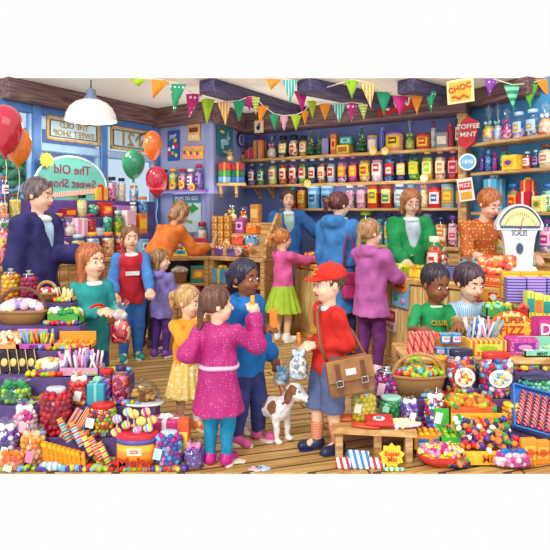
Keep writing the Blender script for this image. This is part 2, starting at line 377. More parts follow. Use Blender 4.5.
# wooden uprights and shelves of the two shop walls
def plank(name, lab, seg, pa, pb, z, depth, m=SHELF, th=.035, brackets=None, parent=None, front=0):
    a = seg.at(pa, -depth/2-front); b = seg.at(pb, -depth/2-front); L = (b-a).length; c = (a+b)/2
    t = thing(name, lab, 'shelf', (c.x, c.y, z-th), seg.yaw)
    s = MB(); s.box((0, 0, th/2), (L, depth-.01, th), bev=.006); s.build('board', m, t)
    for x in (brackets or []):
        s = MB(); s.prism([(0, 0), (0, -.16), (-.03, -.16), (-.1, -.03), (-.2, 0)] if 0 else [(-.02, 0), (.02, 0), (.02, -.16), (-.02, -.16)], .03, c=(x*L/2, depth/2-.03, 0))
        s.add([(x*L/2-.015, depth/2-.04, -.14), (x*L/2+.015, depth/2-.04, -.14), (x*L/2+.015, -depth/2+.08, 0), (x*L/2-.015, -depth/2+.08, 0), (x*L/2-.015, depth/2-.04, -.1), (x*L/2+.015, depth/2-.04, -.1), (x*L/2+.015, -depth/2+.13, 0), (x*L/2-.015, -depth/2+.13, 0)],
              [(0, 1, 2, 3), (7, 6, 5, 4), (0, 3, 7, 4), (1, 5, 6, 2)]); s.build('bracket', SHELF, t)
    return t
SH = .3; Z1, Z2, Z3, Z4 = 2.28, 1.895, 1.55, 1.08; ZR1, ZR2, ZR3 = 2.295, 1.955, 1.50
plank('wall_shelf', 'top wooden shelf on the long back wall, just under the bunting', S_back, 247, 462, Z1, SH)
plank('wall_shelf', 'second wooden shelf on the long back wall, holding the row of tall jars', S_back, 247, 462, Z2, SH, brackets=(-.9, -.75))
plank('wall_shelf', 'third wooden shelf on the back wall, behind the shopkeepers heads', S_back, 284, 462, Z3, SH)
plank('wall_shelf', 'top wooden shelf in the bright blue right alcove', S_right, 479, 560, ZR1, SH)
plank('wall_shelf', 'middle wooden shelf in the bright blue right alcove', S_right, 479, 560, ZR2, SH)
plank('wall_shelf', 'lowest wooden shelf in the bright blue alcove behind the scale', S_right, 479, 560, ZR3, SH)
def upright(seg, px, w, d, lab, z0=0, z1=2.68):
    c = seg.at(px, -d/2); t = MB(); t.box((0, 0, (z1-z0)/2), (w, d, z1-z0), bev=.01); o = t.build('wooden_upright', SHELF); o.location = (c.x, c.y, z0); o.rotation_euler = (0, 0, seg.yaw)
    tag(o, lab, 'post')
upright(S_back, 464.8, .10, .30, 'tall wooden upright between the back wall shelves and blue alcove')
# back bench under the shelves
def bench(name, lab, seg, pa, pb, z, depth, mtop, mfront, th=.05, panels=6):
    a = seg.at(pa, -depth/2); b = seg.at(pb, -depth/2); L = (b-a).length; c = (a+b)/2; t = thing(name, lab, 'counter', (c.x, c.y, 0), seg.yaw)
    s = MB(); s.box((0, .02, (z-th)/2), (L-.04, depth-.06, z-th)); s.build('carcass', mfront, t)
    s = MB(); s.box((0, 0, z-th/2), (L, depth, th), bev=.01); s.build('worktop', mtop, t)
    return t, L
bench('back_counter', 'low back counter carrying jars behind the woman in blue and shopkeepers', S_back, 330, 462, Z4, .34, SHELF, WOOD)
bench('back_counter', 'short back counter behind the white scale in the blue alcove', S_right, 484, 575, Z4, .34, SHELF, WOOD)
# low cabinets on the left and under the pier
PLK = boards('C09460', 'D8B484', '7A5430', .11, 3, (0, R(90), R(0)), 'cabinetboards', .06)
def vboards(L, z0, z1, y, mb, w=.11):
    n = max(1, round(L/w))
    for k in range(n): mb.box((-L/2+(k+.5)*L/n, y, (z0+z1)/2), (L/n-.008, .02, z1-z0), bev=.004)
CU1 = Seg((-1.86, 6.42), (-.84, 7.0)); CU2 = Seg((-.84, 7.0), (-.1, 6.5))
CU1 = Seg((-1.60, 6.75), (-.84, 7.0)); CU2 = Seg((-.84, 7.0), (-.13, 6.6))
CW = Seg((-2.75, 4.95), (-1.62, 6.72))
def cabinet(lab, seg, z, depth, openshelf=True, zs=.58):
    L = seg.len; c = (seg.p+seg.q)/2; t = thing('shop_cabinet', lab, 'cabinet', (c.x, c.y, 0), seg.yaw)
    s = MB(); s.box((0, depth/2, z-.025), (L, depth+.04, .05), bev=.01); s.build('top_board', SHELF, t)
    for x in (-L/2+.03, L/2-.03): s = MB(); s.box((x, depth/2, (z-.05)/2), (.06, depth, z-.05), bev=.006); s.build('side_post', WOOD, t)
    s = MB(); s.box((0, depth-.02, (z-.05)/2), (L-.12, .03, z-.05)); s.build('back_panel', mat('5C5478', .7), t)
    if openshelf:
        s = MB(); s.box((0, depth/2, zs), (L-.12, depth-.03, .04), bev=.006); s.build('shelf_board', SHELF, t)
        s = MB(); vboards(L-.12, .0, .3, .01, s); s.build('plinth_boards', WOOD, t)
        s = MB(); s.box((0, depth/2+.01, .3), (L-.12, depth-.04, .02)); s.build('bottom_board', SHELF, t)
    else:
        s = MB(); vboards(L-.12, .0, z-.05, .01, s); s.build('front_boards', WOOD, t)
    return t
cabinet('low open wooden cabinet under the posters left of the corner post', CU1, .94, .42)
cabinet('low open wooden cabinet under the raked sweet rack by the corner', CU2, .94, .36)
cabinet('long low wooden cabinet with boarded front below the shop window', CW, .98, .36, False)
# main counter, two runs
C0, C1, C2 = (.25, 6.82), (1.27, 5.17), (2.3, 4.15)
ZC = .88
def counter(seg, lab, depth=.5, ends=0):
    L = seg.len; c = (seg.p+seg.q)/2; t = thing('shop_counter', lab, 'counter', (c.x, c.y, 0), seg.yaw)
    s = MB(); s.box((0, depth/2, ZC-.03), (L+.04, depth+.08, .06), bev=.012); s.build('worktop', woodmat('C08838', 'F0C878', (2, 8, 8)), t)
    s = MB(); s.box((0, depth/2, (ZC-.06)/2), (L-.03, depth-.04, ZC-.06)); s.build('carcass', WOOD, t)
    s = MB(); vboards(L, .08, ZC-.07, 0, s, .13); s.build('front_boards', woodmat('C89850', 'F4D898', (8, 8, 1.2)), t)
    s = MB(); s.box((0, -.015, .04), (L, .04, .08), bev=.006); s.build('skirting', WOOD, t)
    return t
SC1, SC2 = Seg(C0, C1), Seg(C1, C2)
counter(SC1, 'long boarded wooden shop counter where the woman in blue stands')
counter(SC2, 'right run of the wooden shop counter behind the two boys')
# pendant lamp
t = thing('pendant_lamp', 'white enamel pendant lamp hanging from the ceiling at the upper left', 'lamp', Wp(91, 121, 6.05))
Z_ = CEIL-Wp(91, 121, 6.05).z
s = MB(); s.tube([(0, 0, .30), (0, 0, Z_)], .008); s.build('cord', mat('3C4860'), t)
s = MB(); s.lathe([(.02, .36), (.05, .34), (.055, .27), (.09, .24), (.1, .215), (.12, .2)], n=28); s.build('collar', mat('8494B0', .25, metal=.5), t)
s = MB(); s.lathe([(.11, .225), (.17, .2), (.225, .15), (.262, .08), (.275, .02), (.285, 0), (.268, .0), (.25, .08), (.215, .14), (.16, .185), (.08, .2), (.0, .205)], n=40); s.build('shade', mat('F6F2EC', .3, .03), t)
mb = bpy.data.materials.new('bulb'); mb.use_nodes = True; b = mb.node_tree.nodes['Principled BSDF']; b.inputs['Emission Color'].default_value = (1, .93, .75, 1); b.inputs['Emission Strength'].default_value = 4
for x in (-.09, .09):
    s = MB(); s.ball((x, 0, .07), (.05, .05, .055), n=12); s.build('bulb', mb, t)
lp = lamp('lamp_light', 'POINT', Wp(91, 121, 6.05)+Vector((0, 0, -.03)), (0, 0, 0), 18, (1, .9, .72), shadow_soft_size=.1)
# ---------------------------------------------------------------- kinds of goods
def sweets_mb(R_, z0, z1, cols, br, sq=1.0, seed=1, full=False, jitter=.35):
    """balls packed against the inside of a round container and heaped on top"""
    q = random.Random(seed); s = MB(); nc = len(cols)
    s.lathe([(R_*.86, z0), (R_*.86, z1-br*.8), (0, z1-br*.4)], n=14, sq=sq, mi=0)
    z = z0+br*.8; row = 0
    while z < z1:
        n = max(5, int(2*math.pi*R_*.86/(br*1.75)))
        for i in range(n):
            a = 2*math.pi*(i+.5*(row % 2))/n+q.uniform(-.1, .1)
            s.ball((R_*.86*math.cos(a), R_*.86*math.sin(a)*sq, z+q.uniform(-.2, .2)*br), br*q.uniform(.85, 1.05), mi=q.randrange(nc), n=7)
        z += br*1.6; row += 1
    for k in range(max(4, int((R_/br)**2*.9))):
        a = q.random()*6.28; r = R_*.8*math.sqrt(q.random()); s.ball((r*math.cos(a), r*math.sin(a)*sq, z1+br*.2*(1.5-r/R_)), br, mi=q.randrange(nc), n=7)
    return s
def gm(c, rough=.22): return mat(c, rough, .1, 30)
def lab_arc(t, R_, z0, z1, c1, c2, sq=1.0, span=52, text=None):
    a0, a1 = R(-90-span), R(-90+span)
    s = MB(); s.lathe([(R_*1.012, z0), (R_*1.012, z1)], n=10, sq=sq, arc=(a0, a1)); l = s.build('label', mat(c1, .5, .05), t)
    if c2:
        q_ = rnd.random(); zc = (z0+z1)/2+(z1-z0)*(q_-.5)*.3; hh = (z1-z0)*(.18+.22*rnd.random()); span = span*(.75+.4*rnd.random()); s = MB(); b0, b1 = R(-90-span*.6), R(-90+span*.6)
        s.lathe([(R_*1.02, zc-hh), (R_*1.02, zc+hh)], n=8, sq=sq, arc=(b0, b1)); s.build('emblem', mat(c2, .5, .05), l)
        s = MB(); s.lathe([(R_*1.028, zc-hh*.25), (R_*1.028, zc+hh*.3)], n=6, sq=sq, arc=(R(-90-span*.42), R(-90+span*.42))); s.build('band', mat(c1, .5, .05), l)
    return l
def jar(t, w, h, d, sweets=('red', 'orange'), lid='red', lab='cream', lab2='red', shape='jar', near=0, fillh=.74, seed=0, tagc=None, rlab=None, **k):
    R_ = w/2; sq = min(1, d/w)
    P = {'jar': [(.9, 0), (1, .04), (1, .7), (.93, .78), (.72, .85), (.68, .9)], 'tall': [(.92, 0), (1, .03), (1, .78), (.85, .84), (.55, .88), (.5, .92)],
         'wide': [(.8, 0), (1, .08), (1.0, .62), (.9, .76), (.74, .82), (.72, .88)], 'urn': [(.55, 0), (.6, .03), (.95, .15), (1, .5), (.85, .7), (.45, .8), (.42, .84)]}[shape]
    prof = [(r*R_, z*h) for r, z in P]
    s = MB(); s.lathe([(0, 0)]+prof, n=24, sq=sq); s.build('glass', GLASS, t)
    zt = h*fillh
    if near:
        stuff(sweets_mb(R_*.86, .015*h, zt, sweets, near, sq, seed).build('sweets', [gm(c) for c in sweets], t))
    else:
        s = MB(); s.lathe([(0, .01*h)]+[(min(r, 1)*R_*.94, z*h) for r, z in P if z < fillh]+[(R_*.86, zt), (0, zt+.02*h)], n=18, sq=sq)
        stuff(s.build('sweets', candy(tuple(sweets) if len(sweets) > 1 else (sweets[0], sweets[0]), max(14, 4.2/w)), t))
    rl = P[-1][0]*R_
    s = MB()
    if lid == 'stopper':
        s.lathe([(rl, h*.84), (rl*1.15, h*.87), (rl*.6, h*.9), (rl*.25, h*.92), (rl*.55, h*.96), (rl*.4, h), (0, h)], n=16, sq=sq); s.build('stopper', glassmat('D8ECF4', .45), t)
    else:
        zl = P[-1][1]*h-.04*h
        s.lathe([(rl*1.05, zl), (rl*1.12, zl+.01*h), (rl*1.12, h*.985), (rl*1.0, h), (0, h)], n=22, sq=sq); s.build('lid', mat(lid, .25, .06), t)
    if lab: lab_arc(t, R_, h*.22, h*.62, lab, lab2, sq)
    if rlab:
        s = MB(); s.prism(ellpoly(R_*.62, h*.2, 26), .006, c=(0, -d/2-.006, h*.46)); l = s.build('label', mat('white', .5, .04), t)
        s = MB(); s.prism(ellpoly(R_*.48, h*.15, 26), .004, c=(0, -d/2-.011, h*.46)); s.build('emblem', candy(('cream', 'yellow', rlab, 'cream'), 60), l)
    if tagc:
        s = MB(); s.box((0, 0, 0), (w*.26, .006, h*.3), bev=.002); o = s.build('paper_tag', mat(tagc, .6, .05), t); o.location = (-w*.3, -d/2-.008, h*.5); o.rotation_euler = (0, R(12), 0)
def tin(t, w, h, d, col='red', lab='white', lab2='blue', lid=None, **k):
    R_ = w/2; sq = min(1, d/w)
    s = MB(); s.lathe([(0, 0), (R_*.97, 0), (R_, .02*h), (R_, .9*h), (R_*.97, .92*h), (0, .92*h)], n=26, sq=sq); s.build('can', col if not isinstance(col, str) else mat(col, .3, .08), t)
    s = MB(); s.lathe([(R_*1.03, .88*h), (R_*1.03, .985*h), (R_*.98, h), (0, h)], n=26, sq=sq); s.build('lid', mat(lid or col, .25, .06) if isinstance(lid or col, str) else col, t)
    if lab: lab_arc(t, R_, h*.2, h*.75, lab, lab2, sq, 48)
def boxy(t, w, h, d, col='red', lab='yellow', lab2=None, text=None, tcol='white', m2=None, **k):
    m = col if not isinstance(col, str) else mat(col, .4, .1)
    s = MB(); s.box((0, 0, h/2), (w, d, h), bev=.006); s.build('carton', m, t)
    if lab:
        s = MB(); s.box((0, -d/2-.002, h*.5), (w*.72, .006, h*.5), bev=.001); l = s.build('label', lab if not isinstance(lab, str) else mat(lab, .5, .08), t)
        if lab2: s = MB(); s.prism(ellpoly(w*.24, h*.16, 16), .004, c=(0, -d/2-.007, h*.5)); s.build('emblem', mat(lab2, .5, .05), l)
    if text: lettering(text, min(h*.42, w*1.35/max(1, len(text))), mat(tcol, .5), t, (0, -d/2-.008, h*.5))
def gift(t, w, h, d, col='red', rib='gold', bow=True, **k):
    hb = h*(.78 if bow else 1)
    s = MB(); s.box((0, 0, hb/2), (w, d, hb), bev=.005); s.build('box', col if not isinstance(col, str) else mat(col, .4, .1), t)
    s = MB(); s.box((0, 0, hb/2), (w*.16, d+.008, hb+.006)); s.box((0, 0, hb/2), (w+.008, d*.16, hb+.005)); s.build('ribbon', mat(rib, .3, .05), t)
    if bow:
        s = MB()
        for k in range(5):
            a = 2*math.pi*k/5; s.ball((w*.16*math.cos(a), d*.16*math.sin(a), hb+h*.1), (w*.15, .018, h*.1), n=8, M=rotz(a))
        s.ball((0, 0, hb+h*.12), w*.09); s.build('bow', mat(rib, .3, .05), t)
def bag(t, w, h, d, sweets=('pink', 'white'), rib='red', near=0, seed=0, tagc=None, tall=.62, **k):
    """cellophane bag gathered at the neck, sweets inside"""
    R_ = w/2; sq = min(1, d/w); zn = h*tall
    s = MB(); s.lathe([(0, 0), (R_*.85, 0), (R_, .12*zn), (R_*.97, .6*zn), (R_*.6, .88*zn), (R_*.2, zn)], n=20, sq=sq)
    rag = []
    for j, (r, z) in enumerate(((.2, zn), (.42, zn+(h-zn)*.5), (.66, h))): rag.append((r*R_, z))
    b = len(s.v); s.lathe(rag, n=20, sq=sq)
    for i in range(b, len(s.v)):
        x, y, z = s.v[i]; a = math.atan2(y, x); f = 1+.28*math.sin(5*a)*((z-zn)/(h-zn+1e-6)); s.v[i] = (x*f, y*f, z-(.06*h*math.cos(4*a))*((z-zn)/(h-zn+1e-6)))
    s.f = [f for f in s.f if len(f) < 20 or s.v[f[0]][2] < .01]; s.m = s.m[:len(s.f)]; s.sm = [True]*len(s.f)
    s.build('cellophane', CELLO, t)
    if near: stuff(sweets_mb(R_*.84, .01, zn*.82, sweets, near, sq, seed).build('sweets', [gm(c) for c in sweets], t))
    else:
        s = MB(); s.lathe([(0, .005), (R_*.82, .006), (R_*.94, .13*zn), (R_*.91, .6*zn), (R_*.5, .85*zn), (0, .88*zn)], n=18, sq=sq); stuff(s.build('sweets', candy(tuple(sweets) if len(sweets) > 1 else (sweets[0], sweets[0]), max(12, 4/w)), t))
    s = MB(); s.tube([(R_*.24*math.cos(a), R_*.24*sq*math.sin(a), zn) for a in [k*math.pi/5 for k in range(10)]], .008, 5, closed=True)
    for sx in (-1, 1): s.ball((sx*R_*.38, -R_*.3*sq, zn), (R_*.28, .012, .028), n=7, M=roty(sx*.4))
    s.build('ribbon', mat(rib, .35), t)
    if tagc:
        s = MB(); s.box((0, 0, 0), (w*.28, .006, h*.32), bev=.002); o = s.build('paper_tag', mat(tagc, .6, .05), t); o.location = (w*.05, -d/2-.008, h*.32); o.rotation_euler = (0, R(14), 0)
def xtree(t, w, h, d, **k):
    s = MB(); s.lathe([(w*.1, 0), (w*.1, .1*h)], n=8); s.build('trunk', mat('brown'), t)
    s = MB()
    for j in range(5):
        z0 = h*(.08+.17*j); r = w/2*(1-.17*j); s.lathe([(r*.3, z0+.02*h), (r, z0), (r*.35, z0+.24*h)], n=11)
    s.build('branches', mat('1E6A3C', .7, .3, 60), t)
    s = MB(); q = random.Random(3)
    for k in range(26):
        z = q.random()*.8; a = q.random()*6.28; r = w/2*(1-z)*.85; s.ball((r*math.cos(a), r*math.sin(a), h*(.1+z)), w*.06, mi=k % 3, n=6)
    s.ball((0, 0, h*.97), w*.08, mi=0); stuff(s.build('baubles', [mat('yellow'), mat('red'), mat('white')], t))
def bowl(t, w, h, d, col='magenta', sweets=('white', 'cream'), br=.016, seed=0, elong=1.6, **k):
    R_ = w/2; sq = min(1, d/w); hb = h*.62
    s = MB(); s.lathe([(0, 0), (R_*.5, 0), (R_*.85, hb*.45), (R_, hb), (R_*.94, hb), (R_*.78, hb*.5), (0, hb*.3)], n=30, sq=sq); s.build('bowl', mat(col, .22, .08), t)
    q = random.Random(seed); s = MB(); s.lathe([(R_*.9, hb*.8), (R_*.6, hb*1.05), (0, hb*1.2)], n=16, sq=sq, mi=0)
    for k in range(int(60*(R_/.12)**1.2)):
        a = q.random()*6.28; r = R_*.85*math.sqrt(q.random()); z = hb*.95+(h-hb)*(1-(r/R_)**2)*.9
        s.ball((r*math.cos(a), r*math.sin(a)*sq, z), (br*elong, br, br), mi=q.randrange(len(sweets)), n=7, M=rotz(q.random()*3) @ roty(q.uniform(-.8, .8)))
    stuff(s.build('sweets', [gm(c) for c in sweets], t))
def basket(t, w, h, d, sweets=('red', 'green', 'yellow'), br=.02, handle=True, seed=0, hb=.42, elong=1.2, dark=False, **k):
    R_ = w/2; sq = min(1, d/w); H_ = h*hb
    s = MB(); s.lathe([(0, 0), (R_*.8, 0), (R_*.97, H_*.9), (R_*1.0, H_), (R_*.9, H_), (R_*.8, H_*.7)], n=30, sq=sq); s.build('wicker_bowl', WICK, t)
    s = MB(); s.tube([(R_*.98*math.cos(2*math.pi*k/28), R_*.98*sq*math.sin(2*math.pi*k/28), H_) for k in range(28)], .012, 6, closed=True); s.build('rim', WICK, t)
    if handle:
        s = MB(); s.tube([(R_*.95*math.cos(math.pi*k/14), 0, H_+(h-H_)*math.sin(math.pi*k/14)) for k in range(15)], .013, 6); s.build('handle', mat('6A4428' if dark else 'B48850', .6, .2, 60), t)
    q = random.Random(seed); s = MB(); s.lathe([(R_*.86, H_*.8), (R_*.5, H_*1.15), (0, H_*1.25)], n=14, sq=sq, mi=0)
    for k in range(int(46*(R_/.12)**1.3)):
        a = q.random()*6.28; r = R_*.82*math.sqrt(q.random()); z = H_+(h-H_)*.38*(1-(r/R_)**2)
        s.ball((r*math.cos(a), r*math.sin(a)*sq, z), (br*elong, br, br), mi=q.randrange(len(sweets)), n=7, M=rotz(q.random()*3) @ roty(q.uniform(-.8, .8)))
    stuff(s.build('sweets', [gm(c) for c in sweets], t))
def opentray(t, w, h, d, col='orange', sweets=('red', 'yellow'), br=.014, seed=0, fill='balls', back=0, text=None, tcol='white', cols2=None, **k):
    """shallow open carton, optional raised back card, sweets heaped or sticks standing"""
    m = mat(col, .45, .1) if isinstance(col, str) else col; hb = h*(.36 if back or fill == 'sticks' else .55)
    s = MB(); th = .008
    s.box((0, -d/2+th/2, hb/2), (w, th, hb)); s.box((0, d/2-th/2, hb/2), (w, th, hb)); s.box((0, 0, th/2), (w, d, th))
    for sx in (-1, 1): s.box((sx*(w/2-th/2), 0, hb/2), (th, d, hb))
    s.build('tray', m, t)
    if back:
        s = MB(); s.box((0, d/2-th/2-.001, h/2), (w, th, h), bev=.003); s.build('back_card', m, t)
    q = random.Random(seed); s = MB(); nc = len(sweets)
    if fill == 'balls':
        s.box((0, 0, hb*.45), (w-.02, d-.02, hb*.7), mi=0)
        for k in range(int(w*d/(br*br)*.75)+6):
            yy = q.uniform(-.44, .40)*d; s.ball((q.uniform(-.46, .46)*w, yy, hb*.85+q.random()*h*.22+(yy/d+.5)*(h-hb)*(.75 if back else 0)), (br*1.3, br, br), mi=q.randrange(nc), n=7, M=rotz(q.random()*3) @ roty(q.uniform(-.8, .8)))
    elif fill == 'sticks':
        n = int(w/.0085)
        for k in range(n):
            x = (k/(n-1)-.5)*(w-.03); y = q.uniform(-.3, .3)*d; L = h*q.uniform(.8, 1.05); a = q.uniform(-.35, .35); b = q.uniform(-.3, .05)
            v = Vector((math.sin(a), math.sin(b), 1)).normalized(); s.tube([Vector((x, y, .01)), Vector((x, y, .01))+v*L], .0085, 6, mi=q.randrange(nc))
    elif fill == 'bars':
        n = max(3, int(w/.035)); r = max(1, int(d/.05))
        for j in range(r):
            for k in range(n): s.box(((k+.5)/n*w-w/2, (j+.5)/r*d-d/2, hb*.8+.01*j), (w/n*.8, d/r*.85, hb*.5), mi=q.randrange(nc), bev=.006)
    stuff(s.build('sweets', [gm(c, .3) for c in sweets], t))
    if text: lettering(text, min(hb*.75, w*1.3/max(1, len(text))), mat(tcol, .5), t, (0, -d/2-.004, hb*.5))
def ice(t, w, h, d, col='teal', **k):
    s = MB(); s.lathe([(w*.5, 0), (w*.5, h)], n=4); s.build('card', mat(col), t)
def sign(t, w, h, d, col='pink', poly='rect', text=None, tcol='white', n=12, col2=None, stand=0, **k):
    P = {'rect': [(-w/2, 0), (w/2, 0), (w/2, h), (-w/2, h)], 'star': [(x, z+h/2) for x, z in starpoly(n, w/2, w/2*.76)], 'round': [(x, z+h/2) for x, z in ellpoly(w/2, h/2, 32)]}[poly]
    s = MB(); s.prism(P, .012); s.build('card', mat(col, .5, .08) if isinstance(col, str) else col, t)
    if col2:
        s = MB(); P2 = [(x*.8, (z-h/2)*.8+h/2) for x, z in (P if poly != 'star' else [(x, z+h/2) for x, z in ellpoly(w/2*.85, h/2*.85, 24)])]; s.prism(P2, .006, c=(0, -.009, 0)); s.build('face', mat(col2, .5, .08), t)
    if text:
        ls = text.split('\n'); sz = min(h*.72/len(ls), w*1.3/max(len(a) for a in ls))
        for j, a in enumerate(ls): lettering(a, sz, mat(tcol, .5), t, (0, -.015, h/2+sz*.85*((len(ls)-1)/2-j)))
def pack(t, w, h, d, m=None, col='red', text=None, tcol='white', band=None, **k):
    """pillow shaped sweet packet with crimped ends, lying along x"""
    s = MB(); n = 12; vs = []; 
    for i in range(n+1):
        u = i/n*2-1; f = max(.08, (1-abs(u)**6))**.5
        for k in range(10):
            a = 2*math.pi*k/10; vs.append((u*w/2*.9, math.cos(a)*d/2*(.75+.25*f), h/2+math.sin(a)*h/2*f))
    fs = [(i*10+k, i*10+(k+1) % 10, (i+1)*10+(k+1) % 10, (i+1)*10+k) for i in range(n) for k in range(10)]
    s.add(vs, fs, 0, True)
    s.build('wrapper', m or mat(col, .3, .1), t)
    s = MB()
    for sx in (-1, 1): s.box((sx*w*.47, 0, h/2), (w*.06, d*.85, .006))
    s.build('crimped_ends', m or mat(col, .3, .1), t)
    if band: s = MB(); s.box((0, 0, h-.002), (w*.5, d*.5, .008), bev=.003); s.build('label', mat(band, .5), t)
    if text: lettering(text, d*.5, mat(tcol, .5), t, (0, 0, h+.004), rot=(0, 0, 0))
BUILD = dict(jar=jar, tin=tin, box=boxy, gift=gift, bag=bag, tree=xtree, bowl=bowl, basket=basket, tray=opentray, sign=sign, pack=pack)
NAME = dict(jar='sweet_jar', tin='sweet_tin', box='sweet_box', gift='gift_box', bag='sweet_bag', tree='christmas_tree_ornament', bowl='sweet_bowl', basket='sweet_basket', tray='sweet_tray', sign='price_sign', pack='sweet_packet')
CAT = dict(jar='jar', tin='tin', box='box', gift='gift box', bag='bag of sweets', tree='christmas tree', bowl='bowl', basket='basket', tray='sweet tray', sign='sign', pack='packet')
def item(kind, label, loc, w, h, d, yaw=0, tilt=0, roll=0, name=None, cat=None, group=None, **k):
    t = thing(name or NAME[kind], label, cat or CAT[kind], loc, yaw, group, tilt, roll)
    BUILD[kind](t, w, h, d, **k); return t
def row(seg, z, off, rows, where, group=None, dmax=.2, side='right of', yaw=None):
    """goods standing in a row on a shelf: (kind, description, px, width px, height px, options)"""
    prev = None
    for r in rows:
        kind, desc, px, wpx, hpx = r[:5]; k = dict(r[5]) if len(r) > 5 else {}
        o = k.pop('off', off); p = seg.at(px, -o); s_ = 550/p.y; w = wpx/s_; h = hpx/s_ + k.pop('dh', 0); zz = z+k.pop('dz', 0)
        d = k.pop('d', min(w*1.0, dmax)); lab = k.pop('label', None); sp = k.pop('short', None)
        ds = desc
        if lab is None: lab = f'{ds} on {where}' + (f', {side} {prev}' if prev else '')
        item(kind, lab, (p.x, p.y, zz), w, h, d, yaw=seg.yaw if yaw is None else yaw, group=group, seed=int(px), **k)
        ws = ds.split(' with ')[0].split(); prev = sp or ' '.join(ws[:1]+ws[-1:])
# ---------------------------------------------------------------- goods on the long back wall
off = .16
J = 'jar'
TALL = dict(shape='tall', lid='silver')
def jr(c, lid='silver', lab='cream', lab2='red', sh='tall', **k): return dict(sweets=c, lid=lid, lab=lab, lab2=lab2, shape=sh, **k)
row(S_back, Z1, off, [
 ('bag', 'yellow sweet bag', 243.5, 8, 12, dict(sweets=('yellow', 'gold'), rib='red')), ('gift', 'pink gift', 251, 9, 13, dict(col='D83C78', rib='gold')),
 ('gift', 'orange striped gift with purple bow', 260, 10, 24, dict(col=stripes('F0A040', 'F8D080', 22, c3='E07030'), rib='purple')), ('bag', 'cream sweet bag', 272, 10, 22, dict(sweets=('cream', 'yellow', 'white'), rib='pink')),
 (J, 'green sweet jar', 283.5, 10, 22, jr(('olive', 'cream', 'brown'), 'black', 'white', 'yellow', 'jar')), (J, 'red sweet jar', 294, 10, 22, jr(('red', 'rust', 'cream'), 'black', 'cream', 'red', 'jar')), (J, 'orange sweet jar', 303.5, 8.5, 21, jr(('orange', 'yellow'), 'black', 'white', 'orange', 'jar')),
 ('tree', 'tiny decorated christmas tree', 311, 11, 25, dict(short='first tree')), ('tree', 'smaller decorated christmas tree', 319.5, 8, 22),
 ('box', 'purple striped box', 326.5, 7.5, 17, dict(col=stripes('4A4890', 'B8B0E0', 25), lab=None)), ('box', 'orange box', 334.5, 6.5, 21, dict(col='E0782C', lab='F8C060', lab2='red')),
 ('box', 'yellow box', 345, 13, 9, dict(col='yellow', lab='B06820', short='yellow box')), ('tree', 'tallest decorated christmas tree', 361.5, 12, 27),
 ('tin', 'violet striped tin', 373, 11, 17, dict(col=stripes('6858B0', 'C8C0E8', 22), lab='cream', lab2=None, lid='gold')), ('gift', 'blue gift', 382.5, 6, 26, dict(col='4850A8', rib='8C90D8')),
 ('tin', 'orange striped hamper', 394.5, 18, 19, dict(col=stripes('E86840', 'F8D0A0', 20, (0, R(30), 0)), lab='yellow', lab2='brown', lid='7058A8', d=.2)),
 ('bag', 'yellow green sweet bag', 410, 10, 31, dict(sweets=('lime', 'green', 'yellow'), rib='lime', tall=.5)), ('tin', 'orange red sweet tin', 423.5, 14, 16, dict(col='E0582C', lab='yellow', lab2='red', lid='crimson')),
 (J, 'white sweet bottle', 433.5, 6, 28, jr(('white', 'silver'), 'crimson', None, None, 'urn')), ('box', 'woven silver box', 443, 12, 16, dict(col=stripes('B0A8A0', '686070', 40), lab='E8E0D0')),
 ('gift', 'crimson gift', 450.5, 6, 26, dict(col='A01830', rib='F04050')), (J, 'green sweet jar with white lid', 459.5, 9, 33, jr(('darkgreen', 'green'), 'white', 'E8F0E8', 'red'))],
 'the top back shelf')
item('box', 'teal box lying on top of the yellow box on the top back shelf', (S_back.at(347, -.15).x, S_back.at(347, -.15).y, Z1+.125), .17, .11, .12, S_back.yaw, col='48A8A0', lab='B8E8E0', lab2='teal')
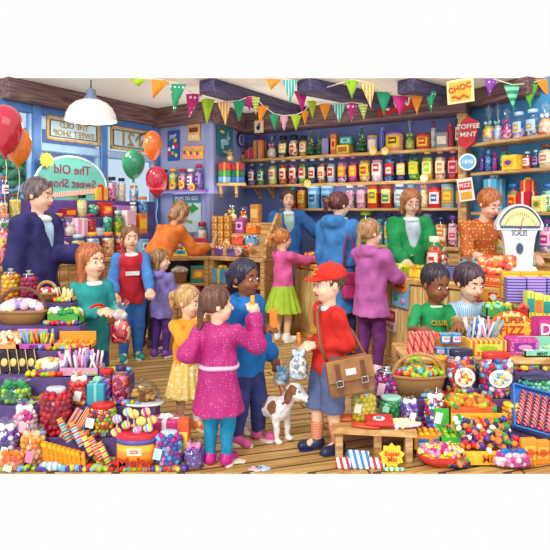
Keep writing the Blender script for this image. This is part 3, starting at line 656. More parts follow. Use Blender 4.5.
row(S_back, Z2, off, [
 (J, 'blue sweet bottle', 243, 7.5, 22, jr(('navy', 'blue'), 'black', 'white', 'blue')), (J, 'red sweet bottle', 252, 7.5, 22, jr(('red', 'sky'), 'grey', 'white', 'red')), (J, 'green sweet bottle', 261, 7.5, 22, jr(('green', 'lime'), 'grey', 'white', 'green')),
 (J, 'yellow sweet jar', 273, 9, 25, jr(('yellow', 'paleyellow'))), (J, 'rust sweet jar', 283.5, 9, 26, jr(('rust', 'orange'))), (J, 'crimson sweet jar', 293.5, 9, 26, jr(('crimson', 'pink'))), (J, 'green sweet jar', 303, 9, 26, jr(('lime', 'green'))),
 (J, 'navy sweet jar', 312.5, 8.5, 26, jr(('navy', 'blue'))), (J, 'peach sweet jar', 322, 9, 26, jr(('peach', 'orange', 'brown'))), (J, 'pale blue sweet jar', 331.5, 9, 26, jr(('paleblue', 'silver'))),
 (J, 'magenta sweet jar with orange label', 342.5, 10, 27, jr(('magenta', 'pink', 'white'), 'C070B0', 'orange', 'yellow')), (J, 'pink sweet jar with orange label', 353.5, 10, 27, jr(('D840A0', 'magenta'), 'B850A8', 'F8A040', 'yellow')),
 (J, 'amber sweet jar with red emblem', 365, 11.5, 29, jr(('amber', 'orange', 'cream'), 'crimson', 'yellow', 'red')), (J, 'white sweet jar with red emblem', 377.5, 12, 29, jr(('white', 'palepink'), 'crimson', 'white', 'red')),
 (J, 'blue sweet jar with red label', 390, 11, 29, jr(('navy', 'sky', 'blue'), 'blue', 'red', 'white')), (J, 'violet sweet jar with yellow label', 401.5, 10.5, 28, jr(('navy', 'violet'), 'blue', 'yellow', 'cream')),
 (J, 'green sweet jar with yellow label', 414, 11.5, 30, jr(('green', 'darkgreen', 'lime'), 'green', 'yellow', 'lime')), (J, 'lemon sweet jar', 427.5, 11.5, 30, jr(('yellow', 'lime', 'amber'), 'yellow', 'paleyellow', 'lime')),
 (J, 'coral sweet jar', 440.5, 11, 30, jr(('coral', 'peach', 'cream'), 'pink', 'cream', 'orange')), (J, 'deep red sweet jar', 453.5, 11.5, 30, jr(('crimson', 'red'), 'pink', 'E8A0A0', 'crimson')), (J, 'pale green sweet jar', 462.5, 6, 26, jr(('lime', 'mint'), 'mint', 'white', 'green'))],
 'the second back shelf')
SX = Seg((-.795, 7.62), (-.30, 7.62))
for k, (px, c, r_, z) in enumerate(((223.5, 'sky', 'white', 0), (223.5, 'green', 'lime', .087), (223.5, 'D03030', 'gold', .174), (236.5, 'blue', 'sky', 0), (236.5, 'darkgreen', 'lime', .087), (236.5, 'crimson', 'gold', .174))):
    p = SX.at(px, -.11); nm = {'sky': 'sky blue', 'green': 'green', 'D03030': 'bright red', 'crimson': 'crimson', 'blue': 'deep blue', 'darkgreen': 'dark green'}[c]
    item('gift', f'{nm} gift box in the stack left of the blue bottle, beside the rabbit poster', (p.x+.02, p.y, Z2+z), .165, .085 if z < .1 else .12, .16, SX.yaw, col=c, rib=r_, bow=z > .1)
item('bag', 'cream and gold sweet bag topping the red gift stack beside the rabbit poster', (SX.at(230, -.11).x, SX.at(230, -.11).y, Z2+.295), .1, .17, .1, SX.yaw, sweets=('cream', 'gold', 'yellow'), rib='gold')
plank('wall_shelf', 'short wooden shelf holding the stack of red green blue gifts', SX, 217.5, 246, Z2, .24, brackets=(-.8, .3))
row(S_back, Z3, off, [
 (J, 'red sweet jar', 293, 8.5, 22, jr(('red', 'rust'), 'teal', 'orange', 'red', 'jar')), (J, 'orange sweet jar', 302, 9.5, 25, jr(('orange', 'amber'), 'amber', 'yellow', 'orange', 'jar')),
 ('tin', 'sky blue tin', 314, 12, 23, dict(col='6CB0E0', lab='9CD0F0', lab2='blue', lid='B8DCF0')), ('tin', 'blue tin', 327, 12, 23, dict(col='5C9CD4', lab='8CC4EC', lab2='navy', lid='B0D4EC')),
 (J, 'pale sweet jar', 350, 9, 24, jr(('white', 'pink'), 'white', 'palepink', 'pink', 'jar')), (J, 'pink sweet jar', 361.5, 10, 25, jr(('pink', 'palepink'), 'palepink', 'F8D0D8', 'pink', 'jar')),
 ('tin', 'red brown tin', 373.5, 12, 25, dict(col='B83820', lab='yellow', lab2='olive', lid='6C4030')), ('tin', 'rust tin', 387, 12, 25, dict(col='A83018', lab='F0E090', lab2='green', lid='6C4030')),
 (J, 'turquoise sweet jar', 399.5, 11, 25, jr(('paleblue', 'turquoise', 'white'), 'white', 'white', 'sky', 'jar')), (J, 'deep blue sweet jar', 410.5, 8, 24, jr(('blue', 'sky'), 'sky', None, None, 'jar')),
 ('bag', 'tall popcorn bag', 424, 9, 35, dict(sweets=('cream', 'paleyellow', 'peach'), rib='gold')), ('tin', 'red tin with blue white emblem', 435, 13, 21, dict(col='C82430', lab='white', lab2='blue', lid='A01820', off=.14)),
 ('tin', 'blue and gold tin', 448, 13, 24, dict(col=stripes('3878A8', 'C8D0A8', 18, (0, 0, 0), bands='Z'), lab='gold', lab2='yellow', lid='88B0C8')), ('tin', 'navy and gold tin', 460.5, 10, 23, dict(col='3868A0', lab='gold', lab2='yellow', lid='6890B0'))],
 'the third back shelf')
row(S_back, Z4, .17, [
 (J, 'sky sweet jar', 345, 9, 26, jr(('sky', 'paleblue'), 'silver', 'white', 'blue', 'jar')), (J, 'green sweet jar', 353, 8, 22, jr(('mint', 'green'), 'green', 'white', None, 'jar')), (J, 'lime sweet jar with domed lid', 366, 14, 34, jr(('lime', 'green', 'olive'), 'lime', None, None, 'wide')),
 (J, 'teal sweet jar', 380, 8, 25, jr(('teal', 'turquoise'), 'teal', None, None, 'jar')), (J, 'yellow label sweet jar', 389, 10, 31, jr(('sky', 'paleblue'), 'navy', 'yellow', 'orange', 'jar')),
 (J, 'blue sweet jar', 427, 11, 32, jr(('blue', 'sky', 'paleblue'), 'lilac', None, None, 'jar')), (J, 'cream sweet jar with orange emblem', 441, 13, 29, jr(('cream', 'yellow', 'orange'), 'navy', 'cream', 'orange', 'jar')), (J, 'pink sweet jar', 453, 10, 31, jr(('pink', 'crimson', 'white'), 'purple', 'palepink', 'red', 'jar'))],
 'the back counter')
# goods in the right alcove
row(S_right, ZR1, .16, [
 ('bag', 'clear bag of yellow sweets with blue base', 489, 14, 36, dict(sweets=('yellow', 'paleblue', 'lilac'), rib='paleblue', tall=.55)), ('bag', 'tall pale bag of candy sticks', 498, 11, 40, dict(sweets=('paleblue', 'white', 'palepink'), rib='mint', tall=.5, off=.1)),
 ('bag', 'pink bow sweet bag', 507, 12, 31, dict(sweets=('magenta', 'lilac', 'palepink'), rib='magenta')), (J, 'lilac sweet jar with round gold badge', 519, 12, 27, jr(('lilac', 'white', 'palepink'), 'paleblue', 'paleblue', 'gold', 'jar', fillh=.4)),
 (J, 'white sweet jar with round gold badge', 533, 13, 28, jr(('white', 'lilac', 'grey'), 'paleblue', 'paleblue', 'gold', 'jar', fillh=.4)), ('bag', 'peach and white sweet bag', 546, 15, 32, dict(sweets=('peach', 'coral', 'white'), rib='white'))],
 'the top alcove shelf', dmax=.22)
row(S_right, ZR2, .16, [
 (J, 'purple slim bottle', 482, 6.5, 20, jr(('purple', 'violet'), 'purple', None, None, 'urn')), (J, 'blue slim bottle', 488.5, 7, 23, jr(('blue', 'sky'), 'sky', None, None, 'urn')), (J, 'magenta slim bottle', 495, 6.5, 20, jr(('magenta', 'purple'), 'magenta', None, None, 'urn')),
 (J, 'green sweet jar with brown lid', 504.5, 8, 25, jr(('darkgreen', 'teal'), 'brown', 'mint', 'green')), ('box', 'yellow box with red top', 513.5, 16, 15, dict(col='yellow', lab='F0B030', lab2='purple', off=.2)), (J, 'small red jar', 527.5, 9, 18, jr(('red', 'coral'), 'paleblue', 'white', 'red')),
 (J, 'small blue jar', 536, 7, 19, jr(('navy', 'blue'), 'paleblue', 'lilac', 'navy')), (J, 'big peach jar with brown lid', 547, 15, 24, jr(('peach', 'cream'), 'brown', 'cream', 'coral', 'jar'))],
 'the middle alcove shelf', dmax=.22)
row(S_right, ZR3, .16, [
 ('gift', 'tall sky blue wrapped tower', 494.5, 15, 42, dict(col='5CB8E0', rib='paleblue')), (J, 'mixed sweet jar with blue lid', 514, 12, 28, jr(('yellow', 'red', 'orange', 'green'), 'blue', 'amber', 'red', 'jar')), ('gift', 'red gift with white ribbon', 527, 14, 20, dict(col='D02030', rib='white', bow=False)),
 ('box', 'pale yellow box', 540.5, 12, 16, dict(col='paleyellow', lab='D8C860', lab2='olive', off=.24)), (J, 'green sweet jar with blue lid', 549, 14, 28, jr(('green', 'mint'), 'blue', 'E0F0E0', 'green', 'jar'))],
 'the lowest alcove shelf', dmax=.22)
p = S_right.at(528, -.16); item('gift', 'smaller red gift stacked on the red gift on the lowest alcove shelf', (p.x, p.y, ZR3+.215), .11, .16, .12, S_right.yaw, col='E03838', rib='yellow')
row(S_right, Z4, .17, [
 (J, 'lime sweet jar', 502, 12, 28, jr(('yellow', 'lime', 'white'), 'mint', None, None, 'jar')), (J, 'orange sweet jar', 529, 14, 30, jr(('orange', 'yellow', 'rust'), 'cream', None, None, 'jar')), (J, 'lilac sweet jar with pink label', 547, 13, 34, jr(('lilac', 'pink', 'white'), 'purple', 'palepink', 'magenta', 'jar'))],
 'the counter behind the scale', dmax=.22)
# signs on the back wall
def wsign(seg, px, py, wpx, hpx, lab, off=.04, name='wall_sign', cat='sign', roll=0, build='sign', z=None, **k):
    p = seg.at(px, -off); s_ = 550/p.y; w, h = wpx/s_, hpx/s_
    t = thing(name, lab, cat, (p.x, p.y, zat(py+hpx/2, p.y)), seg.yaw, roll=roll); sign(t, w, h, .01, **k); return t, w, h
wsign(S_back, 467.5, 162, 17, 17, 'round sky blue medallion sign hung on the upright above the shopkeeper', .38, poly='round', col='white', col2='6CB0DC', text='1890', tcol='white')
t, w, h = wsign(S_back, 467.5, 189.5, 15, 23, 'small tilted red and yellow poster hung on the wooden upright', .38, roll=R(-8), col='F4ECD8', name='poster', cat='poster')
s = MB(); s.box((0, -.012, h*.68), (w*.8, .006, h*.34)); s.box((0, -.012, h*.25), (w*.7, .006, h*.3), mi=1); s.build('printed_blocks', [mat('red'), mat('amber')], t)
lettering('FIZZ', w*.36, mat('white'), t, (0, -.018, h*.68))
for px, py, lab, sg, of in ((307.5, 183.5, 'yellow price star hung on the second back shelf edge', S_back, .34), (373, 151, 'left yellow price star on the top back shelf edge', S_back, .34), (385, 151, 'right yellow price star on the top back shelf edge', S_back, .34), (424, 178, 'cream star badge hung above the popcorn bag', S_back, .34)):
    wsign(sg, px, py, 9, 9, lab, of, poly='star', col='yellow' if 'cream' not in lab else 'F8DCA0', name='price_star', text='%s' % '5p')
t, w, h = wsign(S_rec, 241, 140, 16, 15, 'small oval blue sign on the recess wall left of the yellow bag', .03, poly='round', col='navy', col2='9C98D0', text='K', tcol='navy')
t, w, h = wsign(S_back, 259, 126.5, 11, 13, 'small picture card of a dark bird pinned on the beam end', .36, col='E0C080', col2='F4EAD8', name='poster', cat='poster')
s = MB(); s.ball((0, -.02, h*.4), (w*.22, .01, h*.2)); s.ball((w*.1, -.02, h*.66), (w*.13, .01, h*.12), mi=1); s.build('printed_bird', [mat('navy'), mat('red')], t)
# red ribbon banner on the beam
t, w, h = wsign(S_back, 399, 103, 43, 17, 'long red banner with white swirls fixed on the wall beam', .36, name='banner', cat='banner', col='C42028', roll=R(-8))
s = MB()
for k in range(3): s.tube([(w*(-.4+.27*k+.2*j/10), -.014, h*(.5+.25*math.sin(j*.62+k))) for j in range(11)], .014, 5)
s.build('swirl', mat('white'), t)
# CHOC sign and the red packet bag
t, w, h = wsign(S_back, 461, 91, 26, 24, 'yellow enamel sign reading Choc hanging from the beam', .92, roll=R(-3), col='F8E8A8', col2='F4B840')
lettering('CHOC', w*.3, mat('B03818'), t, (0, -.02, h*.62), rot=(R(90), R(-10), 0)); s = MB(); s.tube([(w*(-.3+.06*j), -.016, h*(.25+.06*math.sin(j*1.1))) for j in range(11)], .012, 5); s.build('flourish', mat('D86820'), t)
p = S_back.at(468, -.42); s_ = 550/p.y; t = thing('sweet_packet', 'red hanging packet with white letters in front of the upright', 'packet', (p.x, p.y, zat(149, p.y)), S_back.yaw)
s = MB(); s.prism([(-9/s_, 4/s_), (-1/s_, 0), (7/s_, 7/s_), (11/s_, 26/s_), (0, 32/s_), (-6/s_, 28/s_)], .07); s.build('wrapper', mat('C82028', .35, .15), t)
for k, b in enumerate(('TOFFEE', 'MINT')): lettering(b, .075, mat('white'), t, (.01, -.04, (22-8*k)/s_))
# ---------------------------------------------------------------- smooth solids (people, dog, clothing)
F = np.float32
def ln(v): return np.sqrt((v*v).sum(-1))
def smin(a, b, k):
    if k <= 0: return np.minimum(a, b)
    h = np.clip(.5+.5*(b-a)/k, 0, 1); return b+(a-b)*h-k*h*(1-h)
def smax(a, b, k): return -smin(-a, -b, k)
def cap(P, a, b, ra, rb, sq=None):
    a = np.array(a, F); b = np.array(b, F); q = P
    if sq is not None:
        sq = np.array(sq, F); q = P*sq; a = a*sq; b = b*sq
    ab = b-a; pa = q-a; h = np.clip((pa @ ab)/max(1e-9, float(ab @ ab)), 0, 1)
    return ln(pa-h[:, None]*ab)-(ra+(rb-ra)*h)
def ell(P, c, r, M=None):
    q = P-np.array(c, F)
    if M is not None: q = q @ np.array(M, F)
    r = np.array(r, F); k0 = ln(q/r); k1 = ln(q/(r*r)); return k0*(k0-1)/np.maximum(k1, 1e-6)
def un(ds, k=.02):
    d = ds[0]
    for e in ds[1:]: d = smin(d, e, k)
    return d
def isosurf(f, lo, hi, vox):
    lo = np.array(lo, float); hi = np.array(hi, float); n = np.maximum(3, np.ceil((hi-lo)/vox).astype(int)+1)
    B_ = 4; nb = -(-n//B_); n = nb*B_
    gc = np.stack(np.meshgrid(*[lo[i]+vox*(B_*np.arange(nb[i])+(B_-1)/2) for i in range(3)], indexing='ij'), -1).astype(F).reshape(-1, 3)
    dc = f(gc); near = np.abs(dc) < vox*B_*.87*1.75
    D = np.repeat(np.where(dc < 0, -1, 1).astype(F)[:, None], B_**3, 1)
    off_ = (np.stack(np.meshgrid(*[np.arange(B_)]*3, indexing='ij'), -1).reshape(-1, 3)-(B_-1)/2).astype(F)*F(vox)
    pts = (gc[near][:, None, :]+off_[None]).reshape(-1, 3); dv = np.empty(len(pts), F)
    for s in range(0, len(pts), 200000): dv[s:s+200000] = f(pts[s:s+200000])
    D[near] = dv.reshape(-1, B_**3)
    D = D.reshape(nb[0], nb[1], nb[2], B_, B_, B_).transpose(0, 3, 1, 4, 2, 5).reshape(*n).copy()
    D[0] = D[-1] = 1; D[:, 0] = D[:, -1] = 1; D[:, :, 0] = D[:, :, -1] = 1
    I = D < 0; nx, ny, nz = [k-1 for k in D.shape]
    acc = np.zeros((nx, ny, nz, 3), F); cnt = np.zeros((nx, ny, nz), F)
    corners = [(i, j, k) for i in (0, 1) for j in (0, 1) for k in (0, 1)]
    for a in corners:
        for ax in range(3):
            if a[ax] == 0:
                b = list(a); b[ax] = 1
                sa = tuple(slice(a[i], a[i]+m) for i, m in enumerate((nx, ny, nz))); sb = tuple(slice(b[i], b[i]+m) for i, m in enumerate((nx, ny, nz)))
                da, db = D[sa], D[sb]; x = (da < 0) != (db < 0)
                if not x.any(): continue
                t = np.where(x, da/np.where(x, da-db, 1), 0)
                p = np.zeros(acc.shape, F)
                for i in range(3): p[..., i] = a[i]
                p[..., ax] = t
                acc += p*x[..., None]; cnt += x
    act = cnt > 0; idx = -np.ones(cnt.shape, int); idx[act] = np.arange(act.sum())
    c = np.argwhere(act); V = lo+vox*(c+acc[act]/cnt[act][:, None])
    faces = []
    for ax in range(3):
        o1, o2 = [(1, 2), (2, 0), (0, 1)][ax]
        sl0 = [slice(1, -1)]*3; sl0[ax] = slice(0, -1); sl1 = [slice(1, -1)]*3; sl1[ax] = slice(1, None)
        A = I[tuple(sl0)]; B = I[tuple(sl1)]; e = np.argwhere(A != B)
        if not len(e): continue
        ins = A[tuple(e.T)]; base = e.copy()
        for o in (o1, o2): base[:, o] += 1
        def cell(d1, d2):
            q = base.copy(); q[:, o1] -= d1; q[:, o2] -= d2; return idx[tuple(q.T)]
        quad = np.stack([cell(1, 1), cell(0, 1), cell(0, 0), cell(1, 0)], 1)
        quad[~ins] = quad[~ins][:, ::-1]; faces.append(quad)
    if not faces: return [], []
    Fq = np.concatenate(faces); Fq = Fq[(Fq >= 0).all(1)]
    return V, Fq
def solid(name, f, lo, hi, vox, mats, parent, mf=None):
    V, Q = isosurf(f, lo, hi, vox)
    if len(V) == 0: print('EMPTY', name); return None
    me = bpy.data.meshes.new('m'); me.vertices.add(len(V)); me.vertices.foreach_set('co', np.asarray(V, F).ravel())
    me.loops.add(4*len(Q)); me.loops.foreach_set('vertex_index', Q.ravel().astype(np.int32)); me.polygons.add(len(Q))
    me.polygons.foreach_set('loop_start', np.arange(0, 4*len(Q), 4, dtype=np.int32)); me.polygons.foreach_set('loop_total', np.full(len(Q), 4, np.int32))
    if mf is not None: me.polygons.foreach_set('material_index', mf(np.asarray(V)[Q].mean(1)).astype(np.int32))
    me.update(); me.validate(); me.polygons.foreach_set('use_smooth', [True]*len(me.polygons))
    return link(name, me, mats, parent)
def hairmat(c, c2):
    key = f'hair_{c}_{c2}'
    if key in MC: return MC[key]
    m = woodmat(c, c2, (16, 16, 2.2), .42); m2 = m.copy(); m2.name = key; MC[key] = m2; return m2
def fabric(c, var=.22, sc=9, bump=.5): return mat(c, .75, var, sc, bump, spec=.2)
SKIN = dict(fair='F2C4A4', pink='F4BCA0', brown='8C5434', dark='6C3C24', tan='D89C74')
def person(lab, px, Y, H, yaw, skin='fair', hair=('short', '5C3820', '8C5C34'), headyaw=0, headpitch=0, lean=(0, 0), hh=.17, sw=.098, hands=((-.16, 0, .42), (.16, 0, .42)), elbow=((-.2, .6, -.4), (.2, .6, -.4)),
           feet=((-.055, 0), (.055, .03)), top=None, coat=None, legs=None, skirt=None, shoes=None, socks=None, cat='person', z0=0, vox=.0085, fem=False, glasses=False, curl=.7, hat=None, cut=0, build=1.0, kneef=.02, handdir=(None, None), smile=1, headoff=(0, 0), group=None):
    x = (px-275)/550*Y
    t = thing('person', lab, cat, (x, Y, z0), R(yaw), group)
    build = .97+(build-1)*.25; h = H; V3 = lambda a, b, c: np.array((a, b, c), F)
    lx, ly = lean; hd = hh*H
    zsh = H-hd-.055*H+.01*H - (abs(ly)+abs(lx))*.25*H; zhip = .475*H
    pel = V3(0, 0, zhip); chest = V3(lx*h*.8, ly*h*.8, zsh-.06*h); neck = V3(lx*h, ly*h, zsh+.01*h)
    SR = {s: V3(lx*h+s*sw*h, ly*h, zsh-.012*h) for s in (-1, 1)}
    hp, hyw = R(headpitch), R(headyaw)
    O = neck+V3(headoff[0]*h, headoff[1]*h-math.sin(hp)*.03*h, .04*h)
    M = np.array(Matrix.Rotation(hyw, 3, 'Z') @ Matrix.Rotation(hp, 3, 'X'), F)
    def HP(P): return ((P-O) @ M)/hd
    def hw(v): return O+M @ (np.array(v, F)*hd)
    r_ = lambda v: v*h*build
    arms = []
    for i, s in enumerate((-1, 1)):
        S = SR[s]; T = np.array(hands[i], F)*h; Lu, Lf = .165*h, .15*h; d = T-S; L = float(np.linalg.norm(d))
        if L > (Lu+Lf)*.985: T = S+d/L*(Lu+Lf)*.985; d = T-S; L = float(np.linalg.norm(d))
        a = (Lu*Lu-Lf*Lf+L*L)/(2*L); hgt = math.sqrt(max(1e-6, Lu*Lu-a*a)); u = d/L; pole = np.array(elbow[i], F); pole = pole-u*float(pole @ u); pole /= max(1e-6, float(np.linalg.norm(pole)))
        E = S+u*a+pole*hgt; fd = (T-E)/max(1e-6, float(np.linalg.norm(T-E)))
        if handdir[i] is not None: fd = np.array(handdir[i], F); fd /= np.linalg.norm(fd)
        arms.append((S, E, T, fd, s))
    lg = []
    for i, s in enumerate((-1, 1)):
        hipj = V3(s*.05*h, 0, zhip-.01*h); ft = V3(feet[i][0]*h, feet[i][1]*h, .045*h); kn = (hipj*.48+ft*.52)+V3(0, -kneef*h, 0); lg.append((hipj, kn, ft, s))
    g = hd*.7
    def handsdf(P, W, fd, s):
        side = np.cross(fd, V3(0, 0, 1)); 
        if np.linalg.norm(side) < .3: side = V3(1, 0, 0)
        side = side/np.linalg.norm(side); pn = np.cross(side, fd); pn = pn/np.linalg.norm(pn)
        if pn[2] > 0: pn = -pn
        K = W+fd*g*.42; out = [cap(P, W, K, g*.13, g*.17), cap(P, K-side*g*.11, K+side*g*.11, g*.12, g*.12)]
        d = un(out, .015*h)
        for k, (o, l) in enumerate(((-.21, .34), (-.07, .42), (.07, .4), (.2, .3))):
            A = K+side*o*g; B = A+fd*g*l*.55+pn*g*l*.3*curl; C = B+fd*g*l*.45*(1-curl)+pn*g*l*.55*curl
            d = smin(d, np.minimum(cap(P, A, B, g*.075, g*.068), cap(P, B, C, g*.068, g*.055)), .004*h)
        A = W+fd*g*.15-side*s*g*.13; B = A+fd*g*.28-side*s*g*.16+pn*g*.1; d = smin(d, cap(P, A, B, g*.085, g*.065), .006*h)
        return d
    def head(P):
        q = HP(P); jr_ = .26 if fem else .275
        d = un([ell(q, (0, .07, .6), (.345, .42, .4)), ell(q, (0, -.06, .3), (jr_, .31, .3)), ell(q, (0, -.13, .1), (.13, .16, .1))], .08)
        d = smin(d, cap(q, (0, -.36, .46), (0, -.42, .34), .025, .05), .03)
        for s in (-1, 1):
            d = smin(d, ell(q, (s*.345, .04, .42), (.035, .07, .1)), .02); d = smin(d, ell(q, (s*.15, -.24, .3), (.1, .1, .09)), .05)
            d = smax(d, -ell(q, (s*.14, -.385, .47), (.075, .05, .045)), .03)
        return d*hd
    def bodyf(P):
        tors = un([cap(P, pel, (pel+chest)/2, r_(.078), r_(.07), (1, 1.25, 1)), cap(P, (pel+chest)/2, chest, r_(.07), r_(.078), (1, 1.25, 1))], .04*h)
        d = smin(tors, cap(P, SR[-1]*.8+SR[1]*.2-V3(0,0,.015*h), SR[1]*.8+SR[-1]*.2-V3(0,0,.015*h), r_(.034), r_(.034)), .04*h)
        d = smin(d, cap(P, neck-V3(0, 0, .02*h), O+M @ V3(0, .03*hd, .3*hd), hd*.19, hd*.17), .015*h)
        d = smin(d, head(P), .008*h)
        for S, E, W, fd, s in arms:
            d = smin(d, cap(P, S, E, r_(.03), r_(.024)), .015*h); d = smin(d, cap(P, E, W, r_(.024), r_(.018)), .008*h); d = smin(d, handsdf(P, W, fd, s), .006*h)
        for a, k, f, s in lg:
            d = smin(d, cap(P, a, k, r_(.055), r_(.036)), .015*h); d = smin(d, cap(P, k, f, r_(.038), r_(.024)), .008*h); d = smin(d, cap(P, f, f+V3(0, -.05*h, -.015*h), r_(.024), r_(.02)), .01*h)
        return d if not cut else np.maximum(d, cut*h-P[:, 2])
    ptsall = [w for A in arms for w in (A[0], A[1], A[2], A[2]+A[3]*g*1.1)]+[O, hw((0, 0, 1)), pel]
    xs = [p[0] for p in ptsall]+[f[2][0] for f in lg]; ys = [p[1] for p in ptsall]+[f[2][1] for f in lg]
    lo = (min(xs)-.12*h, min(ys)-.12*h, max(-.01, (cut-.02)*h)); hi = (max(xs)+.12*h, max(ys)+.14*h, max(H*1.03, float(hw((0, 0, 1))[2])+.03*h, max(p[2] for p in ptsall)+.1*h))
    sk = SKIN[skin]; sm = mat(sk, .5, .05, 6)
    solid('body', bodyf, lo, hi, vox, sm, t)
    def fold(P, amp, fx=60, fz=20):
        return amp*(np.sin(P[:, 0]*fx/h+np.sin(P[:, 2]*fz/h)*1.6)*np.sin(P[:, 1]*fx*.8/h+1.3+P[:, 2]*9/h)+.6*np.sin(P[:, 2]*34/h+P[:, 0]*22/h))
    # clothing
    for kind, c in (('top', top), ('coat', coat)):
        if not c: continue
        col = c['col']; e = c.get('e', .014)+(.012 if kind == 'coat' else 0); hem = c.get('hem', .44 if kind == 'top' else .3)*h; fl = c.get('flare', .0); sl = c.get('sleeve', 1.0); nk = c.get('open', 0)
        slc = c.get('sleevecol'); lo2 = list(lo); lo2[0] -= .03*h; hi2 = list(hi); hi2[0] += .03*h
        lo2[1] -= (.03+fl*.5)*h; hi2[1] += (.03+fl*.5)*h; lo2[0] -= fl*.5*h; hi2[0] += fl*.5*h
        def sleeves(P):
            d = None
            for S, E, W, fd, s in arms:
                r0, r1, r2 = r_(.03)+e*h*.75, r_(.026)+e*h*.85, r_(.019)+e*h*(.9 if kind == 'top' else 1.1)
                E2 = S+(E-S)*min(1, sl*2); a = cap(P, S, E2, r0, r0+(r1-r0)*min(1, sl*2))
                if sl > .5: a = smin(a, cap(P, E, E+(W-E)*(min(1, sl*2-1))*.96, r1, r2), .01*h)
                d = a if d is None else np.minimum(d, a)
            return d
        def trunk(P):
            d = un([cap(P, (pel+chest)/2, chest, r_(.07)+e*h, r_(.078)+e*h, (1, 1.2, 1)), cap(P, pel, (pel+chest)/2, r_(.08)+e*h, r_(.07)+e*h*1.1, (1, 1.2, 1)), cap(P, SR[-1]*.8+SR[1]*.2-V3(0,0,.015*h), SR[1]*.8+SR[-1]*.2-V3(0,0,.015*h), r_(.034)+e*h*.7, r_(.034)+e*h*.7)], .04*h)
            if hem < zhip: d = smin(d, cap(P, pel, V3(0, 0, hem-.02*h), r_(.08)+e*h, r_(.08)+e*h+fl*h, (1, 1.15, 1)), .03*h)
            d = np.maximum(d, hem-P[:, 2])
            if nk: d = smax(d, -ell(P, neck+V3(0, -.07*h, -.01*h), (nk*.75*h, .08*h, nk*2.6*h)), .004*h)
            return d
        def cf(P):
            d = trunk(P)
            if not slc and sl: d = smin(d, sleeves(P), .016*h)
            if c.get('hood'): d = smin(d, smax(ell(P, neck+V3(0, .05*h, .005*h), (.085*h, .055*h, .05*h)), -ell(P, neck+V3(0, .03*h, .05*h), (.05*h, .035*h, .04*h)), .01*h), .012*h)
            d = d+fold(P, c.get('fold', .005)*h)
            q = HP(P); return np.maximum(d, -(ell(q, (0, 0, .5), (.36, .42, .52))*hd-.002))
        cm = col if not isinstance(col, str) else fabric(col)
        solid(c.get('name', 'jumper' if kind == 'top' else 'coat'), cf, lo2, hi2, vox, cm, t)
        if slc and sl: solid('sleeves', lambda P: sleeves(P)+fold(P, .003*h), lo2, hi2, vox, fabric(slc), t)
        if c.get('collar'):
            solid('collar', lambda P: np.maximum(np.maximum(ell(P, neck+V3(0, -.005*h, .0), (.062*h, .06*h, .024*h)), -(cap(P, neck, O+M @ V3(0, .0, .3*hd), hd*.19, hd*.17)-.004)), -(head(P)-.004)), tuple(neck-.09*h), tuple(neck+.09*h), vox*.7, fabric(c['collar'], .05), t)
        if c.get('belt'):
            z = c.get('beltz', .5)*h; b = MB(); rr = r_(.076)+e*h*1.2
            b.tube([(rr*1.02*math.cos(k*math.pi/12), rr*.86*math.sin(k*math.pi/12), z+.003*math.sin(k)) for k in range(24)], .013*h, 6, closed=True); b.build('belt', mat(c['belt']), t)
        if c.get('buttons'):
            for k in range(4):
                b = MB(); zz = hem+(zsh-.05*h-hem)*(k+.7)/4.2; b.ball((0, -(r_(.078)+e*h)/1.15-.002, zz), (.008*h, .005*h, .008*h), n=8); b.build('button', mat(c['buttons']), t)
        if c.get('motif'):
            s = MB(); yy = -(r_(.074)+e*h)/1.18-.007; ch = c['motif']
            if ch == 'rainbow':
                for j, cc in enumerate(range(4)): s.tube([((.062-.014*j)*h*math.cos(a*math.pi/10), yy-.004+abs(math.cos(a*math.pi/10))*.012, zsh-.17*h+(.062-.014*j)*h*math.sin(a*math.pi/10)) for a in range(11)], .0075*h, 5, mi=j)
                s.build('rainbow_motif', [mat('red'), mat('orange'), mat('yellow'), mat('sky')], t)
            elif isinstance(ch, tuple): lettering(ch[0], ch[2]*h, mat(ch[1]), t, (lx*h*.5, yy+ly*h*.5-.004, zsh-.1*h), thick=.004)
            else:
                s.box((0, yy-.002, zsh-.12*h), (.1*h, .006, .03*h)); s.build('motif', mat(ch), t)
    if legs:
        e = legs.get('e', .008); zend = legs.get('end', .03)*h; ztop = legs.get('ztop', zhip+.05*h/h) 
        def lf(P):
            d = cap(P, pel-V3(0, 0, .02*h), pel+V3(0, 0, .04*h), r_(.08)+e*h, r_(.076)+e*h, (1, 1.22, 1))
            for a, k, f, s in lg:
                m_ = smin(cap(P, a, k, r_(.055)+e*h, r_(.038)+e*h*1.2), cap(P, k, f, r_(.04)+e*h*1.2, r_(.026)+e*h*legs.get('cuff', 1.3)), .01*h); d = smin(d, m_, .012*h)
            d = d+fold(P, .0025*h)
            return np.maximum(d, zend-P[:, 2])
        if not cut: solid(legs.get('name', 'trousers'), lf, (lo[0], lo[1], -.0), (hi[0], hi[1], zhip+.15*h), vox, legs['col'] if not isinstance(legs['col'], str) else fabric(legs['col'], .2, 12, .4), t)
